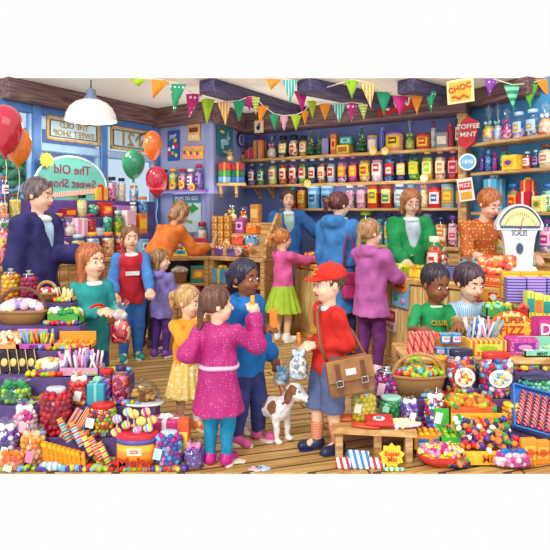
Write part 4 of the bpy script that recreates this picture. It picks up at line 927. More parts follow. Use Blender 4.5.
    if skirt:
        z1 = skirt.get('z1', .5)*h; z2 = skirt.get('z2', .27)*h; n = skirt.get('pleats', 16); fl = skirt.get('flare', .07)
        def sf(P):
            a = np.arctan2(P[:, 1]*1.2, P[:, 0]); u = np.clip((z1-P[:, 2])/(z1-z2), 0, 1); r = r_(.09)+.01*h+fl*h*u
            rr = np.sqrt(P[:, 0]**2+(P[:, 1]*1.15)**2); d = (rr-r-.008*h*np.sin(a*n)*(.3+u))*.85; return np.maximum(np.maximum(d, z2-P[:, 2]), P[:, 2]-z1)
        solid('skirt', sf, (-.25*h, -.25*h, z2-.03*h), (.25*h, .25*h, z1+.03*h), vox, skirt['col'] if not isinstance(skirt['col'], str) else fabric(skirt['col'], .15), t)
    if not cut:
        for i, (a, k, f, s) in enumerate(lg):
            if socks:
                zs = socks.get('z', .12)*h; u = min(1, (zs-f[2])/(k[2]-f[2])); solid('sock', lambda P: np.maximum(cap(P, k, f, r_(.04)+.004*h, r_(.026)+.004*h), P[:, 2]-zs), (f[0]-.08*h, f[1]-.09*h, .0), (f[0]+.08*h, f[1]+.09*h, zs+.02), vox, socks['col'] if not isinstance(socks['col'], str) else fabric(socks['col'], .1), t)
            if shoes:
                fy = R(shoes.get('out', 10))*s; dv = V3(math.sin(fy)*.085*h, -math.cos(fy)*.085*h, 0); b = V3(f[0], f[1], 0)
                def shf(P): 
                    d = un([ell(P, b+V3(0, .0, .03*h), (.034*h, .045*h, .034*h)), cap(P, b+V3(0, 0, .022*h), b+dv+V3(0, 0, .02*h), .03*h, .026*h), cap(P, f+V3(0, .003*h, -.012*h), f+V3(0, .003*h, .008*h), .031*h, .03*h)], .015*h)
                    return np.maximum(d, .002-P[:, 2])
                sh = solid('shoe', shf, (f[0]-.12*h, f[1]-.14*h, -.01), (f[0]+.12*h, f[1]+.08*h, .1*h), vox*.8, mat(shoes['col'], .35, .12), t)
                b2 = MB(); b2.prism(ellpoly(.031*h, .072*h, 18), .012*h, M=rotz(-fy*1) @ rotx(R(90)), c=tuple(b+dv*.45+V3(0, 0, .006*h))); b2.build('sole', mat(shoes.get('sole', 'white'), .5), sh)
    # face
    for s in (-1, 1):
        e = MB(); e.ball((0, 0, 0), (.055*hd, .028*hd, .03*hd), n=14); e.ball((-s*.0*hd, -.018*hd, 0), (.031*hd, .018*hd, .029*hd), mi=1, n=10); e.ball((0, -.032*hd, 0), (.018*hd, .008*hd, .018*hd), mi=2, n=8)
        o = e.build('eye', [mat('white', .2, .02), mat('5A3A20' if hair[1] < '7' else '3C6C8C', .2), mat('black', .15)], t); o.location = Vector(hw((s*.135, -.335, .465))); o.rotation_euler = (hp, 0, hyw)
        b = MB(); b.tube([hw((s*(.06+.035*k), -.365+.012*k*k*.8, .557+.02*math.sin(.6+k*.6))) for k in range(5)], [.012*hd, .018*hd, .018*hd, .015*hd, .008*hd], 5); b.build('eyebrow', mat(hair[1], .6), t)
    m = MB(); m.tube([hw((.1*k/3, -.372+.02*(k/3)**2, .2+smile*.028*(k/3)**2)) for k in range(-3, 4)], [.008*hd, .02*hd, .026*hd, .026*hd, .026*hd, .02*hd, .008*hd], 6); m.build('mouth', mat('B84848' if skin in ('fair', 'pink', 'tan') else '7C3030', .35), t)
    style, c1, c2 = hair
    def hf(P):
        q = HP(P); base = ell(q, (0, .09, .605), (.39, .455, .43)); low = .26
        if style in ('long', 'bob'):
            zl = -.35 if style == 'long' else .06
            for s in (-1, 1): base = smin(base, cap(q, (s*.3, .08, .6), (s*(.33 if style == 'long' else .34), .06, zl), .13, .1), .08)
            base = smin(base, cap(q, (0, .3, .6), (0, .3, zl), .26, .2), .08); low = zl-.1
        face = ell(q, (0, -.46, .33), (.36, .43, .5 if style == 'afro' else .43 if style != 'bob' else .39))
        d = smax(base, -face, .03)
        d = np.maximum(d, (low-q[:, 2]))
        if style in ('short', 'crop', 'pony', 'bun', 'braid'):
            d = smax(d, -ell(q, (0, -.2, .1), (.6, .42, .3)), .04)
        if style == 'pony': d = smin(d, un([cap(q, (0, .5, .7), (0, .68, .55), .09, .14), cap(q, (0, .68, .55), (0, .66, .12), .14, .06)], .05), .04)
        if style == 'braid': d = smin(d, np.minimum(cap(q, (0, .45, .5), (0, .5, .1), .12, .09), cap(q, (0, .5, .1), (0, .52, -.35), .09, .05)), .04)
        if style == 'bun': d = smin(d, ell(q, (0, .46, .62), (.17, .16, .17)), .05)
        if style == 'pigtails':
            for s in (-1, 1): d = smin(d, cap(q, (s*.4, .2, .5), (s*.46, .22, -.05), .1, .06), .04)
        if style == 'afro': d = smin(d, smax(ell(q, (0, .1, .68), (.42, .45, .42)), -ell(q, (0, -.5, .2), (.5, .5, .45)), .03), .03)
        if style in ('crop', 'afro'): d = d+.035
        a = np.arctan2(q[:, 1]-.1, q[:, 0]); 
        return (d-.012*np.sin(a*26+q[:, 2]*7)-.008*np.sin(a*11-q[:, 2]*13))*hd
    ch = O+M @ V3(0, .15*hd, .4*hd); solid('hair', hf, tuple(ch-.98*hd), tuple(ch+.98*hd), vox*.85, hairmat(c1, c2), t)
    if style in ('pony', 'braid') and len(hair) <= 3:
        b = MB(); p_ = hw((0, .57, .65) if style == 'pony' else (0, .5, .12)); b.ball(p_, .08*hd, n=10); b.build('hair_tie', mat('pink'), t)
    if hat:
        def capf(P):
            q = HP(P); d = ell(q, (0, .08, .72), (.425, .475, .33)); d = np.maximum(d, .62-q[:, 2]+.12*q[:, 1]); br = smax(ell(q, (0, -.42, .63), (.29, .26, .045)), q[:, 1]+.1, .02); return smin(d, br, .03)*hd
        solid('cap', capf, tuple(ch-1.0*hd), tuple(ch+1.1*hd), vox*.7, fabric(hat, .15), t)
        b = MB(); b.ball(hw((0, .08, 1.07)), .04*hd, n=8); b.build('cap_button', mat(hat), t)
        lettering('C', .26*hd, mat('gold'), t, Vector(hw((0, -.36, .82))), rot=(R(70), 0, hyw), thick=.004)
    if glasses:
        g_ = MB()
        for s in (-1, 1): g_.tube([hw((s*.14+.1*math.cos(a*math.pi/7), -.39, .46+.08*math.sin(a*math.pi/7))) for a in range(14)], .009*hd, 5, closed=True); g_.tube([hw((s*.24, -.38, .48)), hw((s*.36, .0, .46))], .009*hd, 5)
        g_.build('glasses', mat('7C6CA0', .3), t)
    return t, dict(O=O, hw=hw, arms=arms, H=h, x=x, Y=Y, yaw=R(yaw), hd=hd, neck=neck, zhip=zhip, z0=z0)
def held(info, i, off=(0, 0, 0)):
    """point by a person's hand in the world"""
    S, E, W, fd, s = info['arms'][i]; p = Vector([float(v) for v in (W+fd*info['hd']*.45)])+Vector(off); p = Matrix.Rotation(info['yaw'], 3, 'Z') @ p
    return p+Vector((info['x'], info['Y'], info['z0']))
# ---------------------------------------------------------------- the people
JEAN = 'denim'
_, MAN = person('man in a navy suit with greying brown hair, looking right by the window', 37, 4.45, 1.77, 80, 'pink', ('short', '3C2C2C', '847070'), hh=.15, sw=.115, headpitch=8,
   hands=((-.1, .02, .48), (.0, -.19, .655)), elbow=((-.1, .6, -.3), (.05, .5, -.7)), coat=dict(col='2C2860', hem=.42, open=.05, name='suit_jacket', e=.012), top=dict(col='paleblue', hem=.5, collar='white', name='shirt', sleeve=0, e=.008), legs=dict(col='242048'), shoes=dict(col='black'), build=1.12, vox=.0105)
_, TEAL = person('girl with long auburn hair in a teal jumper with a rainbow motif', 92, 4.25, 1.255, 42, 'fair', ('long', '8C4420', 'C8743C'), hh=.21, hands=((-.03, -.16, .60), (.09, -.15, .585)), fem=True, headyaw=12, build=1.15,
   top=dict(col='2C9C9C', hem=.34, motif='rainbow', collar='white', flare=.01), legs=dict(col=JEAN, name='jeans'), shoes=dict(col='blue'), vox=.0095)
_, VEST = person('boy with brown hair in a red body warmer, blue sleeves and jeans', 131, 5.62, 1.36, 22, 'fair', ('short', '5C3C24', '9C6C44'), hh=.185, hands=((-.13, -.14, .52), (.1, -.22, .55)), build=1.12,
   top=dict(col='C82434', sleevecol='4C88D0', hem=.42, collar='white', motif='white', name='body_warmer', e=.018), legs=dict(col='3470C0', name='jeans'), shoes=dict(col='teal'), vox=.0105)
_, OR = person('woman with light brown hair in an orange jumper bending over the cabinet', 148, 6.1, 1.72, 140, 'tan', ('bob', '7C4C28', 'C8A070'), hh=.15, lean=(-.02, -.17), headpitch=38, headoff=(0, -.02), hands=((-.1, -.42, .63), (.14, -.32, .62)),
   top=dict(col='D8742C', hem=.44, e=.016), legs=dict(col='3C3040'), shoes=dict(col='6C4430'), build=1.1, vox=.0115, fem=True)
_, LIL = person('little girl in a lilac hoodie and purple leggings seen from behind', 161, 5.72, 1.11, 150, 'fair', ('bob', '6C4430', 'B08858'), hh=.20, headyaw=-70, hands=((-.08, -.2, .6), (.14, -.08, .5)), fem=True,
   coat=dict(col='8478BC', hem=.37, hood=1, flare=.01, name='hoodie', e=.012), legs=dict(col='54308C', name='leggings', e=.004, cuff=1), shoes=dict(col='purple'), vox=.0105)
_, YEL = person('small girl in an amber jumper and pleated yellow skirt hand at mouth', 188, 3.82, .985, 35, 'fair', ('pony', 'A0703C', 'D8B078'), hh=.215, headyaw=28, headpitch=5, hands=((-.02, -.16, .77), (.13, -.13, .52)), elbow=((-.6, .1, -.8), (.4, .6, -.4)), fem=True, build=1.12,
   top=dict(col='E8982C', hem=.43, e=.022), skirt=dict(col=dots('F4D070', 'FCF0C0', 28), z2=.235, pleats=18, flare=.06), socks=dict(col='white', z=.11), shoes=dict(col='E0742C'), feet=((-.06, .02), (.06, -.03)), vox=.0085)
_, MAG = person('girl in a belted magenta coat with dots and teal tights, back view', 218, 3.28, 1.055, 165, 'fair', ('braid', '4C2C24', '7C5038'), hh=.2, headyaw=-62, hands=((-.17, -.14, .80), (.15, -.02, .6)), elbow=((-.3, .1, -.9), (.2, .5, -.5)), fem=True, build=1.3,
   coat=dict(col=dots('B01C70', 'E070A8', 58, .2), hem=.3, flare=.05, belt='E8B8D0', beltz=.56, fold=.005, collar='F0A0C0'), legs=dict(col='1C88B0', name='tights', e=.003, cuff=1), shoes=dict(col='magenta'), feet=((-.05, 0), (.045, .01)), vox=.0075)
_, BLU = person('child with dark ponytail in a bright blue padded coat holding an ice lolly', 246, 3.62, 1.185, 55, 'brown', ('pony', '141020', '34304C'), hh=.2, headyaw=-8, hands=((-.06, -.13, .63), (.15, -.06, .46)), fem=True, build=1.2,
   coat=dict(col='1C74C0', hem=.38, hood=1, fold=.006, e=.016, name='padded_coat', collar='paleblue'), legs=dict(col='343C78', name='jeans'), shoes=dict(col='E060A0'), feet=((-.06, .02), (.06, -.04)), vox=.008)
_, CAP = person('boy in a red school cap and red jumper with grey shorts, facing left', 329, 3.47, 1.165, -68, 'fair', ('crop', '3C2418', '6C4830'), hh=.2, hands=((-.07, -.07, .56), (.05, -.09, .585)), hat='D83020', build=1.12, headpitch=3,
   top=dict(col='D0281C', hem=.43, collar='paleblue', e=.018, motif=('Cubs', 'gold', .045)), legs=dict(col='5C6890', name='shorts', end=.225, e=.02), socks=dict(col=stripes('F0B890', 'D86040', 30, (0, 0, 0), bands='Z'), z=.15), shoes=dict(col='242C50', sole='navy'), feet=((-.045, -.05), (.045, .03)), vox=.0075)
_, PNK = person('girl in a pink cardigan and lime pleated skirt reaching across the counter', 283, 6.42, 1.30, 125, 'fair', ('pony', '9C5424', 'E09050'), hh=.18, headyaw=-15, hands=((-.08, -.33, .72), (.04, -.3, .69)), fem=True, build=1.15,
   top=dict(col='E060A0', hem=.46, e=.018, name='cardigan'), skirt=dict(col='A8C838', z2=.26, pleats=14, flare=.08), socks=dict(col='white', z=.08), shoes=dict(col='white'), vox=.0105)
_, SHM = person('shopkeeper with short brown hair in a blue cardigan behind the counter end', 288, 7.38, 1.80, 8, 'fair', ('short', '3C2420', '6C4838'), hh=.145, hands=((-.12, -.2, .6), (.22, -.18, .68)), elbow=((-.5, .4, -.6), (.8, .2, -.9)), fem=True, cut=.35,
   coat=dict(col='2C64A8', hem=.36, open=.05, name='cardigan'), top=dict(col='9CC0B0', hem=.5, collar='D8E8E0', sleeve=0, name='blouse'), vox=.012, build=1.1)
_, WBL = person('woman with a dark ponytail in a long blue belted coat, back view', 338, 5.52, 1.69, 140, 'fair', ('pony', '3C1C1C', '7C3C30'), hh=.145, headyaw=-20, headpitch=8, hands=((-.09, -.18, .58), (.1, -.04, .46)), elbow=((-.1, .6, -.5), (.1, .6, -.4)), fem=True,
   coat=dict(col='3878B8', hem=.3, hood=1, belt='3068A4', beltz=.58, flare=.03, fold=.005, e=.016), legs=dict(col='2C3468'), shoes=dict(col='brown'), vox=.0105, build=1.1)
_, MAU = person('girl in a mauve coat and purple tights, back view, leaning on the counter', 371, 5.12, 1.43, 135, 'fair', ('braid', '8C6038', 'C8A070'), hh=.175, headyaw=-25, hands=((-.08, -.24, .60), (.06, -.22, .58)), elbow=((-.3, .4, -.5), (.2, .5, -.5)), fem=True, build=1.12,
   coat=dict(col='B860A4', hem=.38, hood=1, flare=.035, fold=.005), legs=dict(col='6C2C74', name='tights', e=.003, cuff=1), shoes=dict(col='F0C8D8'), vox=.0098)
_, GRN = person('shopkeeper with glasses and brown bob in a green cardigan behind the counter', 410, 5.95, 1.745, 4, 'fair', ('bob', '8C4C24', 'C08050'), hh=.155, headpitch=14, glasses=True, hands=((-.1, -.2, .585), (.12, -.2, .6)), fem=True, cut=.35,
   coat=dict(col='1C8C4C', hem=.36, open=.06, name='cardigan', e=.01), top=dict(col='B8C8D0', hem=.5, collar='E0E8F0', sleeve=0, name='blouse', e=.01), vox=.0105, build=1.12)
_, BRN = person('shopkeeper with ginger hair in a rust patterned dress leaning over the counter', 476, 5.5, 1.75, 12, 'pink', ('bun', '8C3C18', 'D08040'), hh=.155, headpitch=24, headyaw=10, lean=(-.0, -.06), headoff=(.01, -.01), hands=((-.04, -.25, .60), (.2, -.22, .62)), elbow=((-.8, .3, -.6), (.8, .3, -.6)), fem=True, cut=.35,
   top=dict(col=dots('B85820', 'F0B050', 30, .3), hem=.36, sleeve=.55, name='patterned_dress', e=.015), vox=.0105, build=1.2)
_, BGR = person('dark skinned boy in a green polo shirt leaning on the sweet table', 434, 4.36, 1.075, 8, 'brown', ('afro', '1C141C', '3C3038'), hh=.262, headpitch=10, headyaw=14, hands=((-.2, -.22, .58), (.06, -.25, .6)), cut=.3,
   top=dict(col='1C9454', hem=.32, sleeve=.45, collar='white', motif=('CLUB', 'gold', .05), name='polo_shirt', e=.014), build=1.25, sw=.125, vox=.0085)
_, BBL = person('boy with dark brown hair in a pale blue checked shirt beside the green shirt boy', 467, 4.4, 1.09, 5, 'fair', ('short', '2C1C24', '5C4450'), hh=.262, headpitch=14, headyaw=14, hands=((-.1, -.25, .58), (.16, -.22, .58)), cut=.3,
   top=dict(col=stripes('7CB0D8', 'C8E0F0', 22), hem=.32, sleeve=.5, collar='paleblue', name='checked_shirt', e=.014), build=1.25, sw=.115, vox=.0085)
# satchel on the red capped boy
c = Vector((CAP['x'], CAP['Y'], 0))
t = thing('satchel', 'brown leather satchel with two buckles hanging from the red capped boy', 'bag', (c.x+.12, c.y-.2, .42), R(6), roll=R(-9))
s = MB(); s.box((0, 0, .11), (.27, .08, .22), bev=.015); s.build('bag_body', mat('8C5C34', .4, .2, 12), t)
s = MB(); s.box((0, -.045, .16), (.275, .016, .13), bev=.006); s.build('flap', mat('A06C3C', .4, .2, 12), t)
for x in (-.075, .075):
    s = MB(); s.box((x, -.056, .12), (.026, .01, .17), bev=.003); b_ = s.build('strap', mat('6C4024', .4), t)
    s = MB(); s.tube([(x-.018, -.064, .075), (x+.018, -.064, .075), (x+.018, -.064, .11), (x-.018, -.064, .11)], .004, 5, closed=True); s.build('buckle', mat('silver', .25, metal=.8), b_)
s = MB(); s.box((0, -.055, .15), (.06, .006, .035)); s.build('name_card', mat('white'), t)
s = MB(); P_ = [Vector((-.12, 0, .2)), Vector((-.15, -.02, .38)), Vector((-.14, .02, .52)), Vector((-.12, .1, .6)), Vector((-.08, .2, .62)), Vector((.0, .28, .52)), Vector((.10, .22, .36)), Vector((.12, .04, .2))]
s.tube([Vector((p_.x, p_.y, .2+(p_.z-.2)*.72)) for p_ in P_], .011, 6); s.build('shoulder_strap', mat('7C4C2C', .4), t)
# things held in hands
def at(p, dz=0): return (p.x, p.y, p.z+dz)
p = held(CAP, 1, (0, -.02, 0)); item('bag', 'clear bag of white sweets dangling from the red capped boys hands', at(p+Vector((0, -.03, 0)), -.19), .12, .2, .09, sweets=('white', 'paleblue', 'grey'), rib='paleblue', tall=.78)
p = held(CAP, 0); t = thing('sweet_tube', 'small red and yellow sweet roll in the red capped boys hand', 'sweets', at(p, .0)); s = MB(); s.tube([(0, 0, -.02), (-.01, 0, .1)], .016, 10); s.build('wrapper', stripes('red', 'gold', 30, (0, R(90), 0)), t)
s = MB(); s.tube([(-.01, 0, .1), (-.01, 0, .115)], .012, 10); s.build('twist_end', mat('gold'), t)
p = held(TEAL, 1); item('bag', 'clear bag of red sweets held by the girl in teal', at(p+Vector((.02, -.06, 0)), -.2), .15, .30, .12, sweets=('red', 'coral', 'crimson', 'cream'), rib='silver', tall=.66)
p = held(BLU, 0); t = thing('ice_lolly', 'orange and yellow ice lolly in the hand of the blue coated child', 'lolly', at(p, -.05)); s = MB(); s.box((0, 0, 0), (.014, .006, .1)); s.build('stick', mat('wood'), t)
s = MB(); s.box((0, 0, .1), (.05, .03, .12), bev=.014); s.build('lolly', mat('orange', .25), t)
p = held(BLU, 1); item('bag', 'crumpled pale blue paper bag held low by the blue coated child', at(p+Vector((.02, -.04, 0)), -.1), .11, .17, .09, sweets=('paleblue', 'white', 'sky'), rib='sky', tall=.6)
p = held(MAN, 1); item('bag', 'small bag of dark red sweets held by the man in navy', at(p, -.16), .1, .22, .08, sweets=('crimson', 'chocolate', 'pink'), rib='crimson', tall=.7)
p = held(YEL, 0); t = thing('boiled_sweet', 'small red boiled sweet at the mouth of the girl in amber', 'sweets', at(p, .03)); s = MB(); s.ball((0, 0, 0), (.014, .012, .012)); s.build('boiled_sweet_core', mat('red', .2), t)
p = held(MAG, 0); t = thing('ice_lolly', 'yellow wrapped sweet stick raised by the girl in the magenta coat', 'lolly', at(p, -.04)); s = MB(); s.tube([(0, 0, 0), (0, 0, .09)], .014, 8); s.build('wrapper', mat('amber', .3), t); s = MB(); s.tube([(0, 0, -.05), (0, 0, 0)], .004, 6); s.build('stick', mat('cream'), t)
p = held(BRN, 0); item('bag', 'bag of green sweets held by the shopkeeper in the rust dress', at(p+Vector((.1, -.06, 0)), -.04), .22, .2, .13, sweets=('green', 'lime', 'mint', 'white'), rib='lime', tall=.72)
p = held(GRN, 1); item('bag', 'red striped paper bag held by the shopkeeper in green', at(p+Vector((-.03, -.05, 0)), -.04), .1, .17, .08, sweets=('red', 'white', 'cream'), rib='red', tall=.7)
p = held(SHM, 1); t = thing('lollipop', 'round tan lollipop held up by the shopkeeper in the blue cardigan', 'lolly', at(p+Vector((0, -.03, 0)), -.03)); s = MB(); s.tube([(0, 0, -.02), (0, 0, .12)], .006, 6); s.build('stick', mat('cream'), t); s = MB(); s.ball((0, 0, .16), (.06, .02, .06), n=14); s.build('lollipop_disc', mat('peach'), t)
p = held(PNK, 0); item('bag', 'white paper bag passed over by the girl in the pink cardigan', at(p+Vector((0, .02, 0)), -.04), .14, .14, .1, sweets=('white', 'palepink', 'cream'), rib='palepink', tall=.7)
# magenta handbag on the woman in blue
t = thing('handbag', 'magenta shoulder bag hanging at the hip of the woman in blue', 'bag', Wp(352, 299, 5.3), R(12))
s = MB(); s.box((0, 0, .13), (.2, .1, .26), bev=.03); s.build('bag_body', mat('B02C68', .4, .2, 10), t)
s = MB(); s.box((0, -.055, .2), (.18, .015, .1), bev=.006); s.build('flap', mat('901C50', .4), t)
s = MB(); s.tube([(-.08, 0, .25), (-.07, .02, .5), (-.02, .06, .68), (.03, .03, .5), (.08, 0, .25)], .012, 6); s.build('strap', mat('901C50', .4), t)
# the dog
def dog():
    t = thing('dog', 'small white dog with brown patches standing on the floor, tail up', 'dog', (-.055, 3.66, 0), R(56)); t.scale = (.88, .85, .9)
    B, V = .37, lambda a, b, c: np.array((a, b, c), F)
    # faces -Y
    def f(P):
        d = un([cap(P, (0, -.12, .235), (0, .02, .235), .082, .072, (1, 1, 1)), cap(P, (0, .02, .235), (0, .16, .24), .07, .066), cap(P, (0, -.15, .25), (0, -.22, .34), .06, .05)], .03)
        for s in (-1, 1):
            fy = -.155 if s > 0 else -.13
            d = smin(d, un([cap(P, (s*.05, fy+.01, .2), (s*.052, fy, .1), .036, .022), cap(P, (s*.052, fy, .1), (s*.052, fy-.002, .025), .021, .019), ell(P, (s*.052, fy-.02, .016), (.024, .034, .017))], .012), .02)
            by = .17 if s > 0 else .14
            d = smin(d, un([cap(P, (s*.045, by-.02, .21), (s*.052, by-.045, .13), .05, .03), cap(P, (s*.052, by-.045, .13), (s*.053, by+.03, .085), .026, .018), cap(P, (s*.053, by+.03, .085), (s*.053, by+.02, .025), .018, .017), ell(P, (s*.053, by+.0, .016), (.022, .034, .017))], .01), .02)
        d = smin(d, un([ell(P, (0, -.26, .385), (.062, .07, .06)), cap(P, (0, -.3, .37), (0, -.37, .352), .036, .026)], .03), .02)
        d = smin(d, ell(P, (0, -.392, .362), (.014, .012, .011)), .004)
        d = smin(d, un([cap(P, (0, .19, .27), (0, .25, .34), .022, .016), cap(P, (0, .25, .34), (0, .22, .40), .016, .009)], .01), .015)
        return d-.004*np.sin(P[:, 0]*95)*np.sin(P[:, 1]*80)*np.sin(P[:, 2]*90)
    def mf(C):
        m = np.zeros(len(C)); x, y, z = C.T
        m[((y-.03)**2/.0045+(z-.28)**2/.003) < 1] = 1; m[(y > .14) & (z > .24)] = 1; m[((y+.1)**2+(z-.26)**2 < .0018) & (x < 0)] = 1
        m[(y < -.23) & (y > -.3) & (z > .375) & (np.abs(x) > .03)] = 1; m[(y < -.382)] = 2; return m
    solid('body', f, (-.14, -.44, -.01), (.14, .32, .5), .0062, [mat('F4F0EC', .8, .1, 30, .6), mat('8C5430', .8, .2, 30, .6), mat('black', .3)], t, mf)
    for s in (-1, 1):
        solid('ear', lambda P: ell(P, (s*.072, -.245, .365), (.014, .034, .055), np.array(Matrix.Rotation(-s*.3, 3, 'Y'))), (s*.07-.06, -.32, .28), (s*.07+.06, -.17, .45), .005, mat('7C4828', .8, .2, 30), t)
        e = MB(); e.ball((s*.032, -.318, .398), .0085, n=8); e.build('eye', mat('black', .15), t)
    s = MB(); s.tube([(.058*math.cos(a*math.pi/9), -.2+.045*math.sin(a*math.pi/9)*.8, .31-.03*math.sin(a*math.pi/9)) for a in range(18)], .008, 6, closed=True); s.build('collar', mat('C0306C'), t)
    s = MB(); s.tube([(.01, -.375, .335), (.012, -.392, .325), (.012, -.398, .31)], .009, 6); s.build('tongue', mat('E86480'), t)
    return t
dog()
p = held(BLU, 1); t = MB(); t.tube([Vector((p.x, p.y, p.z)), Vector((p.x+.0, p.y+.0, p.z-.1)), Vector((.06, 3.54, .24)), Vector((.10, 3.55, .25)), Vector((.135, 3.56, .275))], .006, 6)
tag(t.build('dog_lead', mat('C0306C')), 'thin magenta lead running from the blue coated child to the dog', 'lead')
# ---------------------------------------------------------------- bunting
def bunting(pts, Y0=6.3):
    """pts: (px, top, tip, width px, colour name, material, tilt)"""
    prev = []; root = thing('bunting', pts_name, 'bunting', Wp(pts[0][0], pts[0][1], 5.9))
    for i, (px, top, tip, w, cn, m, lean_) in enumerate(pts):
        Y = min(Y0, 797.5/(212-top)-.03); Y = Y if top > 84 else 5.9
        s_ = 550/Y; c = Wp(px, top, Y); W_ = w/s_; H_ = (tip-top)/s_; s = MB(); n = 6; vs = []
        for j in range(n+1):
            v = j/n
            for k in range(5):
                u = k/4*2-1; vs.append((u*W_/2*(1-v)+lean_*W_*v, -.02*math.sin(v*3+u*1.5)*v-.012*math.cos(u*2.2), -v*H_))
        b = len(vs); vs += [(x, y+.004, z) for x, y, z in vs]
        fs = []
        for j in range(n):
            for k in range(4):
                a = j*5+k; fs += [(a, a+5, a+6, a+1), (b+a, b+a+1, b+a+6, b+a+5)]
        s.add(vs, fs, 0, True); o = s.build('flag', m, root); o.location = c-root.location; prev.append(c)
    s = MB(); s.tube([p-root.location+Vector((0, 0, .004)) for p in prev], .006, 5); s.build('cord', mat('cream'), root)
fm = lambda c: mat(c, .7, .12, 12)
G_, Mg, Lm, Or, Tl, Pu = fm('1C9464'), fm('C42074'), fm('A8C820'), fm('F09020'), fm('24A094'), fm('8C3CA8')
GD, MD, LD = dots('1C9464', 'E8F8F0', 22, .3), dots('C42074', 'F8D0E4', 18, .34), dots('9CC418', '4C8C18', 24, .3)
OS, TS, MS, LS = stripes('F09020', 'FCE0A0', 9), stripes('24A094', 'A8E0D0', 10), stripes('C42074', 'F8D0E4', 14), stripes('A8C820', 'F0F0A0', 9, bands='Z')
pts_name = 'long string of small bunting flags sagging across the room from the upper left'
bunting([(138, 79, 86, 18, 'lime plain', Lm, .0), (161, 80, 98, 20, 'orange plain', Or, -.4), (178, 84, 112, 17, 'green dotted', GD, -.25), (194, 94, 117, 17, 'magenta dotted', MD, -.3), (208, 99, 124, 14, 'lime plain', Lm, -.1), (224, 102, 125, 14, 'orange striped', OS, .1),
 (239, 101, 122, 13, 'green plain', G_, 0), (248.5, 97, 111, 9, 'magenta plain', Mg, .1), (255, 97, 115, 10, 'lime striped', LS, .1), (263, 106, 123, 12, 'orange plain', Or, -.3), (274, 114, 131, 10, 'green plain', G_, .1), (284, 116, 132, 9, 'magenta striped', MS, 0), (296, 115, 131, 11, 'lime plain', Lm, 0),
 (305, 111, 126, 8, 'orange plain', Or, 0), (312, 101, 119, 10, 'lime plain', Lm, .05), (325, 104, 121, 12, 'orange plain', Or, 0), (339, 104, 123, 14, 'teal striped', TS, 0), (351.5, 103, 122, 12, 'magenta dotted', MD, 0), (363, 104, 120, 10, 'lime striped', LS, .1)], 6.35)
pts_name = 'string of larger bunting flags in front of the long red banner'
bunting([(274, 79, 90, 16, 'orange plain', Or, -.2), (290, 80, 104, 15, 'teal striped', TS, 0), (301, 91, 112, 14, 'magenta plain', Mg, .1), (319, 90, 96, 5, 'teal plain', Tl, 0), (352, 80, 99, 14, 'lime dotted', LD, 0), (368, 83, 109, 15, 'orange striped', OS, .2), (384, 92, 116, 15, 'green plain', G_, 0), (400, 96, 117, 15, 'magenta plain', Mg, 0),
 (417, 96, 115, 12, 'orange plain', Or, 0), (431, 91, 113, 11, 'green dotted', GD, 0)], 6.15)
pts_name = 'string of four large bunting flags above the blue alcove at upper right'
bunting([(492, 79, 96, 14, 'purple dotted', dots('8C3CA8', 'E0B0F0', 22, .3), -.2), (512, 85, 110, 16, 'green plain', stripes('1C9464', '8CD8B0', 4, bands='Z'), .1), (530, 84, 108, 17, 'lime plain', fm('5CB82C'), 0), (546, 79, 99, 22, 'orange plain', Or, .15)], 5.85)
# ---------------------------------------------------------------- balloons
def balloon(px, py, Y, wpx, hpx, c, lab, tie):
    s_ = 550/Y; R_ = wpx/2/s_; H_ = hpx/s_; p = Wp(px, py+hpx/2, Y); t = thing('balloon', lab, 'balloon', p)
    s = MB(); prof = [(.012, 0)]+[(max(.012, R_*math.sin(a)*(1-.16*math.cos(a))), .01+H_*(1-math.cos(a))/2) for a in [math.pi*k/18 for k in range(1, 18)]]+[(0, H_+.01)]
    s.lathe(prof, n=24); s.build('rubber', mat(c, .12, .08, 5, spec=.8), t)
    s = MB(); s.lathe([(.022, -.02), (.008, 0), (.014, .01)], n=10); s.build('knot', mat(c, .3), t)
    s = MB(); s.tube([(.01*math.sin(k*1.3), .01, -.02-tie*k/6) for k in range(7)], .003, 5); s.build('string', mat('cream'), t)
balloon(5, 131, 4.75, 33, 50, 'C8203C', 'large crimson balloon at the far left in front of the window', .5)
balloon(18, 147, 4.95, 26, 38, 'F07C1C', 'orange balloon beside the large crimson balloon at the far left', .5)
balloon(133.5, 165.5, 6.2, 22, 30, '20885C', 'dark green balloon in front of the third window', .3)
balloon(152.5, 146.5, 6.35, 18, 30, 'EC6C1C', 'orange balloon floating above the smaller red balloon near the corner', .3)
balloon(156.5, 182, 6.2, 21, 30, 'C8203C', 'smaller red balloon beside the green balloon near the wall shelf', .3)
# ---------------------------------------------------------------- pier wall: posters, shelf, jars
t, w, h = wsign(S_pier, 173.5, 145.5, 16, 30, 'blue sweet poster on the lilac pier wall left of the orange one', .02, col='2858B0', name='poster', cat='poster')
s = MB(); q = random.Random(5)
for k in range(9): s.ball((q.uniform(-.35, .35)*w, -.012, q.uniform(.1, .7)*h), (.03, .006, .03), mi=k % 4, n=8)
s.build('printed_sweets', [mat('red'), mat('yellow'), mat('lime'), mat('white')], t); lettering('Joys', w*.36, mat('white'), t, (0, -.014, h*.82), rot=(R(90), R(-12), 0))
t, w, h = wsign(S_pier, 194, 130, 16, 22, 'orange chocolate bar poster high on the lilac pier wall', .02, col='F0C070', name='poster', cat='poster')
s = MB(); s.box((0, -.012, h*.5), (w*.7, .008, h*.2), M=None); s.build('printed_bar', mat('7C3418'), t); lettering('CHOC', w*.3, mat('C03018'), t, (0, -.012, h*.82)); s = MB()
for k in (-1, 0, 1): s.box((k*w*.25, -.012, h*.18), (w*.14, .006, h*.16))
s.build('printed_squares', mat('white'), t)
